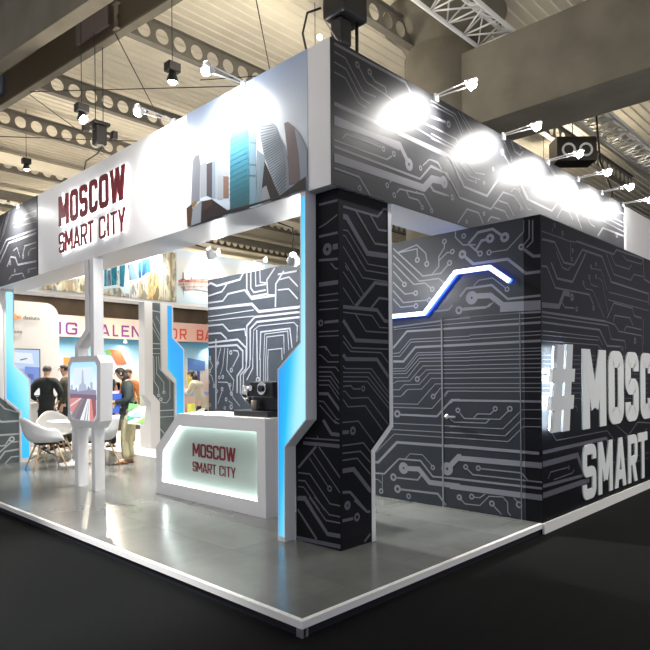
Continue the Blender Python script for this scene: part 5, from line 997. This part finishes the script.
# ------------------------------------------------------------------ people
def person(loc, rz, height, label, top, legs, hair, arms='down', lean=0., longhair=False, shoes=None, open_coat=False, head_down=0., hem=.86):
    """local frame: +x forward, +y left; built 1.75 m tall and scaled"""
    k = height/1.75; root = empty('person', loc, label, 'person', None, rz)
    def L(x, z, amt=1.):       # lean forward above the hip
        if z > .95: x += (z-.95)*lean
        return x
    def p(x, y, z, r): return (L(x, z)*k, y*k, z*k, r*k if not isinstance(r, tuple) else tuple(q*k for q in r))
    J = {'hip': p(0, 0, .95, .13), 'waist': p(0, 0, 1.10, (.13, .10)), 'chest': p(0, 0, 1.32, (.155, .11)), 'neckb': p(-.01, 0, 1.46, (.10, .075)), 'neck': p(.0, 0, 1.52, .052)}
    hx = .02+head_down*.06
    J['head0'] = p(hx, 0, 1.585-head_down*.01, (.066, .075)); J['head1'] = p(hx+.015, 0, 1.66-head_down*.03, (.073, .09)); J['head2'] = p(hx, 0, 1.72-head_down*.03, (.055, .065))
    E_ = [('hip', 'waist'), ('waist', 'chest'), ('chest', 'neckb'), ('neckb', 'neck'), ('neck', 'head0'), ('head0', 'head1'), ('head1', 'head2')]
    hands = {}
    for s, n in ((1, 'L'), (-1, 'R')):
        J['hipj'+n] = p(0, s*.09, .90, .085); J['knee'+n] = p(.02+(.05 if s > 0 else -.02), s*.10, .50, .058); J['ank'+n] = p(.0+(.06 if s > 0 else -.06), s*.10, .09, .038)
        J['toe'+n] = p(.13+(.06 if s > 0 else -.06), s*.11, .035, (.035, .03))
        J['sh'+n] = p(-.01, s*.18, 1.41, .058)
        if arms == 'down': el, wr = (-.03, s*.25, 1.14), (.03, s*.27, .90)
        elif arms == 'akimbo': el, wr = (-.08, s*.31, 1.16), (.06, s*.21, 1.02)
        elif arms == 'reach': el, wr = (.16, s*.22, 1.20), (.38, s*.14, 1.28)
        else: el, wr = (.02, s*.24, 1.14), (.25, s*.12, 1.12)      # holding something before the body
        J['el'+n] = p(*el, .044); J['wr'+n] = p(*wr, .027)
        E_ += [('hip', 'hipj'+n), ('hipj'+n, 'knee'+n), ('knee'+n, 'ank'+n), ('ank'+n, 'toe'+n), ('neckb', 'sh'+n), ('sh'+n, 'el'+n), ('el'+n, 'wr'+n)]
        d = (Vector(wr)-Vector(el)).normalized(); side = Vector((0, -s, 0)); side = (side-d*side.dot(d)).normalized(); up = d.cross(side)
        pw = Vector(wr)+d*.05
        J['palm'+n] = p(*pw, (.034, .018)); E_.append(('wr'+n, 'palm'+n))
        for f in range(4):
            b = pw+d*.035+up*(f-1.5)*.018; t = b+d*(.035+.008*(f in (1, 2)))+side*.012; t2 = t+d*.015+side*.025
            J['f%d%s' % (f, n)] = p(*b, .0095); J['g%d%s' % (f, n)] = p(*t, .008); J['h%d%s' % (f, n)] = p(*t2, .0065)
            E_ += [('palm'+n, 'f%d%s' % (f, n)), ('f%d%s' % (f, n), 'g%d%s' % (f, n)), ('g%d%s' % (f, n), 'h%d%s' % (f, n))]
        b = pw-up*.03*1+side*.01; J['th'+n] = p(*b, .011); J['tt'+n] = p(*(b+d*.03+side*.02), .008); E_ += [('palm'+n, 'th'+n), ('th'+n, 'tt'+n)]
        hands[n] = Vector(p(*pw, 0)[:3])
    body = skin_obj('body', J, E_, M['skin'], root, 2, 'hip')
    # face
    hc = Vector(p(hx+.015, 0, 1.655-head_down*.03, 0)[:3])
    MB().tube([hc+Vector((.075, 0, .02))*k, hc+Vector((.104, 0, -.018))*k], [.009*k, .014*k], M['skin'], 8).build('nose', root)
    for s in (-1, 1):
        MB().ball(hc+Vector((.082, s*.030, .018))*k, .010*k, M['eye'], 10, 6).build('eye', root)
        MB().ball(hc+Vector((-.005, s*.078, 0))*k, (.018*k, .010*k, .028*k), M['skin'], 10, 8).build('ear', root)
    MB().ball(hc+Vector((.080, 0, -.045))*k, (.010*k, .024*k, .006*k), cmat((.45, .16, .14)), 12, 6).build('mouth', root)
    # jacket: torso and sleeves a little larger than the body
    JK = {n: J[n] for n in J}
    def grow(n, g):
        x, y, z, r = J[n]; return (x, y, z, tuple(q+g*k for q in r) if isinstance(r, tuple) else r+g*k)
    K = {n: grow(n, .026) for n in ('hip', 'waist', 'chest', 'neckb', 'shL', 'shR', 'elL', 'elR')}
    K['hem'] = p(0, 0, hem, (.17, .145)); K['collar'] = p(.0, 0, 1.505, (.072, .062))
    for n in ('shL', 'shR'): x, y, z, r = K[n]; K[n] = (x, y, z, r+.012*k)
    for n in 'LR':
        a, b = Vector(J['el'+n][:3]), Vector(J['wr'+n][:3]); q = a.lerp(b, .93); K['cuff'+n] = (*q, .036*k)
    skin_obj('jacket', K, [('hem', 'hip'), ('hip', 'waist'), ('waist', 'chest'), ('chest', 'neckb'), ('neckb', 'collar'), ('neckb', 'shL'), ('neckb', 'shR'), ('shL', 'elL'), ('shR', 'elR'), ('elL', 'cuffL'), ('elR', 'cuffR')], top, root, 2, 'hip')
    T = {n: grow(n, .03) for n in ('hip', 'hipjL', 'hipjR', 'kneeL', 'kneeR')}
    T['wb'] = p(0, 0, 1.0, (.14, .115))
    for n in 'LR':
        x, y, z, r = J['ank'+n]; T['cuff'+n] = (x, y, z-.015*k, .072*k)
    skin_obj('trousers', T, [('wb', 'hip'), ('hip', 'hipjL'), ('hip', 'hipjR'), ('hipjL', 'kneeL'), ('hipjR', 'kneeR'), ('kneeL', 'cuffL'), ('kneeR', 'cuffR')], legs, root, 2, 'hip')
    for n in 'LR':
        a = Vector(J['ank'+n][:3]); t = Vector(J['toe'+n][:3])
        mb = MB(); c = (a+t)/2; c.z = .0
        pr = [(-.115, .0, .036), (-.11, .05, .036), (-.03, .075, .040), (.04, .055, .044), (.10, .045, .040), (.135, .028, .02), (.138, .0, .02)]
        vs = []; fs = []
        secs = [(-.11, .030, .055), (-.06, .036, .080), (0, .038, .075), (.06, .046, .052), (.11, .040, .040), (.14, .018, .024)]
        for x_, w_, h_ in secs:
            for q in range(10):
                an = PI*q/9; vs.append((c.x+(x_+.01)*k, c.y+w_*math.cos(an)*k, (.003+h_*math.sin(an)**.7)*k))
        for i in range(len(secs)-1):
            for q in range(10): fs.append((i*10+q, i*10+(q+1) % 10, i*10+10+(q+1) % 10, i*10+10+q))
        fs += [tuple(range(9, -1, -1)), tuple(range(50, 60))]
        mb.add(vs, fs, shoes or M['jacket'], True).build('shoe', root)
    # hair: cap over skull
    mb = MB(); vs = []; fs = []; nu, nv = 20, 8
    for j in range(nv+1):
        for i in range(nu):
            a = 2*PI*i/nu; front = max(0, math.cos(a)); lim = (1.95 if not longhair else 2.2) - 1.0*front**.7
            ph = lim*j/nv
            vs.append(tuple(hc+Vector((.010-.012, 0, .012))*k+Vector((.100*math.sin(ph)*math.cos(a), .086*math.sin(ph)*math.sin(a), .098*math.cos(ph)))*k))
    for j in range(nv):
        for i in range(nu): fs.append((j*nu+i, (j+1)*nu+i, (j+1)*nu+(i+1) % nu, j*nu+(i+1) % nu))
    mb.add(vs, fs, hair, True)
    if longhair:
        mb.tube([hc+Vector((-.06, 0, .03))*k, hc+Vector((-.09, .0, -.08))*k, hc+Vector((-.10, 0, -.2))*k, hc+Vector((-.10, 0, -.33))*k], [.05*k, .075*k, .06*k, .02*k], hair, 12)
    mb.build('hair', root)
    return root, hands, k

w, hands, k = person((2.60, 6.86, D), math.radians(158), 1.60, 'woman in dark jacket and khaki trousers reading papers, green white bag on her arm', M['green_jacket'], M['khaki'], M['hairdark'], 'hold', .06, True, M['shoe'], head_down=1., hem=.93)
w.rotation_euler.z = math.radians(158)
Rw = Matrix.Rotation(math.radians(158), 4, 'Z'); Rw.translation = Vector((2.60, 6.86, D))
def wl(x, y, z): return Rw @ Vector((x, y, z))
# papers and folder she holds
hh = (hands['L']+hands['R'])/2
root = empty('blue_folder', wl(hh.x+.0, .06, hh.z-.02), 'blue folder with white papers held by the woman in khaki trousers', 'folder')
root.rotation_euler = (0, -.35, math.radians(212))
MB().box((-.02, -.17, -.16), (-.005, .17, .17), cmat((.05, .12, .55))).build('folder_cover', root)
MB().box((-.035, -.11, -.02), (-.021, .09, .22), M['paper']).build('sheet', root)
MB().box((-.045, .0, .02), (-.036, .10, .24), cmat((.75, .25, .35))).build('sheet', root, )
o = MB().box((.12, .10, .92), (.25, .115, .99), cmat((.85, .62, .06))).build('yellow_leaflet'); o.matrix_world = Rw; tag(o, 'yellow leaflet held low by the woman in khaki trousers', 'leaflet')
# tote bag hanging from the arm nearest the viewer
bagc = wl(-.07, .27, 0)
root = empty('tote_bag', (bagc.x, bagc.y, .76), 'white tote bag with green corners hanging from the woman\'s elbow', 'bag')
root.rotation_euler = (0, -.16, math.radians(150)); root.scale = (.84, .84, .86)
bg = MB()
bw, bh_, bt = .16, .36, .045
vs = []; n = 8
for zz_, sc in ((0, .92), (.1, 1), (.3, 1), (bh_, .96)):
    for i in range(16):
        a = 2*PI*i/16; ca, sa = math.cos(a), math.sin(a)
        vs.append((bw*sc*math.copysign(abs(ca)**.35, ca), bt*(1.1-.5*zz_/bh_)*math.copysign(abs(sa)**.6, sa), zz_))
fs = [(j*16+i, j*16+(i+1) % 16, j*16+16+(i+1) % 16, j*16+16+i) for j in range(3) for i in range(16)] + [tuple(range(15, -1, -1))]
bg.add(vs, fs, cmat((.78, .84, .78)), False); bag = bg.build('bag_body', root)
for yy in (1, -1):
    gq = MB(); y_ = yy*.0535
    gq.add([(-.16, y_, .05), (-.02, y_, .03), (-.17, y_, .17)], [(0, 1, 2)], cmat((.35, .72, .15)))
    gq.add([(.165, y_*.9, .38), (.165, y_*.9, .24), (-.05, y_*.9, .38)], [(0, 1, 2)], cmat((.25, .65, .22)))
    gq.add([(.02, y_, .1), (.16, y_, .06), (.16, y_, .16)], [(0, 1, 2)], cmat((.10, .55, .35)))
    gq.add([(-.10, y_*.98, .16), (.10, y_*.98, .13), (.06, y_*.95, .24), (-.06, y_*.95, .25)], [(0, 1, 2, 3)], cmat((.50, .68, .85)))
    gq.build('printed_pattern', root, flat=True)
for s_ in (-.04, .04): MB().tube([(-.09, s_, bh_), (-.04, s_*.6, bh_+.16), (.04, s_*.6, bh_+.16), (.09, s_, bh_)], .007, cmat((.3, .65, .3)), 6).build('handle', root)

person((2.76, 10.62, .012), math.radians(52), 1.78, 'man seen from behind in a black suit with hands on hips', M['jacket'], M['jacket'], M['hairgrey'], 'akimbo')
person((3.25, 10.85, .012), math.radians(150), 1.80, 'person in dark olive coat half hidden by the glowing screen', mat('olive_cloth', (.05, .048, .035), .8), M['jacket'], M['hairdark'], 'down')
person((3.75, 9.9, .013), math.radians(110), 1.74, 'person with black hair behind the reading woman, mostly hidden', M['jacket'], M['jacket'], M['hairdark'], 'down')
person((4.30, 10.0, .012), math.radians(215), 1.70, 'person in an orange top between the reading woman and the white column', M['orange'], M['khaki'], M['hairbrown'], 'down')
person((5.88, 9.5, .013), math.radians(120), 1.66, 'person in a beige coat with long black hair leaning towards the wall display', M['beige'], M['jacket'], M['hairdark'], 'reach', .35, True)

# ------------------------------------------------------------------ neighbouring stands
root = empty('talent_stand', (6., 14., 0), 'stand across the aisle with pink lettered banner over blue printed wall', 'stand')
M['pink'] = ramp_mat('pink_banner', 'X', 3., 9.5, [(0, (.85, .60, .60)), (.35, (.90, .62, .55)), (.45, (.92, .78, .66)), (.6, (.92, .74, .66)), (1, (.90, .52, .46))], .7)
part(MB().box((2.5, 14.0, 2.66), (12, 14.4, 3.24), M['pink']), 'banner', root)
purple, mid, redc = cmat((.16, .05, .22)), cmat((.28, .06, .26)), cmat((.75, .12, .08))
P14 = PY(14.)
for ch, x0, x1, m in (('N', 4.15, 4.48, purple), ('G', 4.60, 4.92, purple), ('T', 5.15, 5.45, purple), ('A', 5.57, 5.86, mid), ('L', 5.95, 6.12, mid), ('E', 6.22, 6.46, mid), ('N', 6.54, 6.82, mid), ('T', 6.88, 7.13, mid),
                      ('F', 7.50, 7.72, redc), ('O', 7.80, 8.08, redc), ('R', 8.17, 8.42, redc), ('B', 8.80, 9.05, redc), ('A', 9.10, 9.40, redc)):
    mb = MB(); letter(mb, ch, P14, x0, 2.72, x1-x0, .33, .16, .002, .01, m); part(mb, 'letter', root)
M['bluewall'] = ramp_mat('blue_printed_wall', 'Z', 0., 2.66, [(0, (.36, .22, .16)), (.14, (.42, .26, .18)), (.38, (.55, .45, .40)), (.66, (.62, .62, .60)), (.80, (.35, .58, .72)), (1, (.07, .30, .50))], .6)
part(MB().box((2.5, 14.15, .0), (12, 14.3, 2.66), M['bluewall']), 'printed_wall', root)
for p4, c in (([(5.0, 2.1), (4.6, 2.1), (4.6, 1.7), (5.0, 1.7)], (.72, .22, .05)), ([(5.9, 2.35), (6.25, 2.35), (6.45, 1.95), (6.15, 1.9)], (.62, .12, .05)), ([(5.78, 2.3), (5.9, 2.35), (6.0, 2.2), (5.85, 2.2)], (.15, .35, .08)), ([(8.55, 2.15), (9.2, 2.05), (9.2, 1.75), (8.55, 1.72)], (.08, .18, .45)), ([(8.5, 1.7), (8.7, 1.7), (8.72, 1.2), (8.55, 1.2)], (.55, .58, .1)), ([(8.9, 1.75), (9.0, 1.72), (9.0, 1.4), (8.9, 1.4)], (.05, .09, .25)), ([(8.4, 1.05), (9.6, 1.05), (9.6, .95), (8.4, .95)], (.2, .35, .6))):
    mb = MB(); mb.prism(p4, PY(14.15), .0, .02, cmat(c, .6)); part(mb, 'picture', root)
part(MB().box((5.3, 13.9, 0.013), (8.2, 14.14, .42), M['girder']), 'dark_plinth', root, 'dark plinth at the foot of the wall')
part(MB().box((9.3, 13.6, 0.013), (9.5, 13.9, 1.5), cmat((.75, .10, .06))), 'red_post', root, 'red post')
part(MB().box((8.3, 13.6, 0.013), (8.5, 13.8, .7), cmat((.55, .60, .10))), 'green_stool', root, 'lime coloured stand')
for x in (6.3, 9.3):
    hroot = part(MB().tube([(x, 13.95, 2.64), (x, 13.93, 2.58), (x, 13.93, 2.54)], [.02, .05, .06], M['white'], 16, caps=False), 'wall_washer', root)
    part(MB().tube([(x, 13.93, 2.56), (x, 13.93, 2.555)], .05, M['lamp'], 16), 'lens', hroot)
    ld = bpy.data.lights.new('washer', 'SPOT'); ld.energy = 28; ld.spot_size = 2.2; ld.spot_blend = .8; ld.shadow_soft_size = .05
    lo = bpy.data.objects.new('washer_beam', ld); COL.objects.link(lo); lo.location = Vector((x, 13.93, 2.52))-root.location; lo.rotation_euler = Vector((0, .25, -.8)).to_track_quat('-Z', 'Y').to_euler(); lo.parent = root

root = empty('white_logo_stand', (3., 12., 0), 'white stand wall with rounded corner, orange star logo and wall screen', 'stand')
P12 = PY(12.)
pl = [(1.2, .013), (3.60, .013), (3.60, 2.92)] + [(3.60-.30*(1-math.cos(t)), 2.92+.36*math.sin(t)) for t in [PI/2*i/8 for i in range(1, 9)]] + [(1.2, 3.29)]
part(MB().prism(pl, P12, -.15, 0, M['whitem']), 'wall_panel', root)
stc = cmat((.85, .38, .15), .5); mb = MB()
for cx_, r_ in ((2.62, .085), (2.72, .05)):
    sp = []
    for i in range(10):
        a = PI/2+i*PI/5; q = r_ if i % 2 == 0 else r_*.55; sp.append((cx_+q*math.cos(a), 2.91+q*math.sin(a)))
    mb.prism(sp, P12, 0, .01, stc)
part(mb, 'star_logo', root, 'orange star emblem')
def font_mesh(txt, size, m, name, root, loc):
    cu = bpy.data.curves.new(name, 'FONT'); cu.body = txt; cu.size = size; cu.extrude = .003
    tmp = bpy.data.objects.new('tmp', cu); COL.objects.link(tmp)
    dg = bpy.context.evaluated_depsgraph_get(); me = bpy.data.meshes.new_from_object(tmp.evaluated_get(dg))
    bpy.data.objects.remove(tmp); me.materials.clear(); me.materials.append(m)
    o = bpy.data.objects.new(name, me); COL.objects.link(o); o.parent = root
    o.rotation_euler = (PI/2, 0, 0); o.location = Vector(loc)-root.location
    return o
font_mesh('dasiuns', .125, M['girder'], 'logo_word', root, (2.79, 11.99, 2.87))
font_mesh('future', .11, M['girder'], 'wall_word', root, (2.50, 11.99, 2.55))
scrn = part(MB().box((2.3, 11.94, 1.12), (3.14, 12., 2.20), M['black']), 'wall_screen', root, 'blue lit wall screen')
mb = MB(); PSn = PY(11.94)
mb.prism([(2.32, 1.14), (3.12, 1.14), (3.12, 2.18), (2.32, 2.18)], PSn, 0, .003, em((.50, .66, .92), .95))
for i, (c, q) in enumerate((((.78, .86, .96), [(2.4, 1.9), (3.0, 1.85), (2.95, 2.1), (2.5, 2.12)]), ((.10, .13, .25), [(2.70, 1.93), (2.86, 1.97), (2.84, 1.99), (2.70, 1.96)]), ((.16, .28, .72), [(2.75, 1.35), (3.12, 1.30), (3.12, 1.78), (2.80, 1.80)]),
                            ((.32, .46, .85), [(2.4, 1.35), (2.75, 1.35), (2.8, 1.75), (2.4, 1.75)]), ((.08, .14, .45), [(2.85, 1.5), (3.0, 1.48), (2.98, 1.62), (2.86, 1.64)]), ((.85, .90, .95), [(2.32, 1.14), (3.12, 1.14), (3.12, 1.3), (2.32, 1.32)]))):
    mb.add([PSn(a, b, .0035+.0005*i) for a, b in q], [tuple(range(4))], em(c, .95))
part(mb, 'screen_image', scrn, flat=True)
part(MB().box((2.3, 11.6, .013), (3.2, 11.95, .95), M['whitem']).box((2.28, 11.58, .95), (3.22, 11.96, .98), M['white']), 'display_counter', root)

root = empty('far_stand', (9., 20., 0), 'pale stand far behind, glimpsed between the columns', 'stand')
part(MB().box((5, 22, 0), (16, 22.2, 3.1), M['whitem']), 'wall_panel', root)
part(MB().box((5, 21.9, 3.1), (16, 22.2, 3.6), M['grey']), 'header', root)

# ------------------------------------------------------------------ camera, world, output
wd = bpy.data.worlds.new('hall_light'); SC.world = wd; wd.use_nodes = True
bgn = wd.node_tree.nodes['Background']; bgn.inputs[0].default_value = (.86, .88, 1, 1); bgn.inputs[1].default_value = W_STR
def area(name, p, t, size, e, col, root=None):
    ld = bpy.data.lights.new(name, 'AREA'); ld.energy = e; ld.size = size; ld.color = col
    o = bpy.data.objects.new(name, ld); COL.objects.link(o); o.location = p; o.rotation_euler = (Vector(t)-Vector(p)).to_track_quat('-Z', 'Y').to_euler(); return o

cd = bpy.data.cameras.new('camera'); cam = bpy.data.objects.new('camera', cd); COL.objects.link(cam); SC.camera = cam
cd.sensor_width = 36; cd.sensor_fit = 'HORIZONTAL'; cd.lens = 610.65/650*36; cd.shift_y = 52/650; cd.clip_end = 200; cd.clip_start = .05
yaw, roll = .7682, -.0088
F = Vector((math.cos(yaw), math.sin(yaw), 0)); R0 = Vector((math.sin(yaw), -math.cos(yaw), 0)); U0 = Vector((0, 0, 1))
R = R0*math.cos(roll)+U0*math.sin(roll); U = -R0*math.sin(roll)+U0*math.cos(roll)
mw = Matrix((( R.x, U.x, -F.x, -2.417), (R.y, U.y, -F.y, -2.535), (R.z, U.z, -F.z, 1.5), (0, 0, 0, 1)))
cam.matrix_world = mw
vs_ = SC.view_settings; vs_.view_transform = 'Standard'; vs_.look = 'None'; vs_.gamma = 1; vs_.exposure = 0.0; vs_.use_curve_mapping = False
SC.cycles.max_bounces = 6; SC.cycles.use_denoising = True; SC.cycles.sample_clamp_indirect = 4
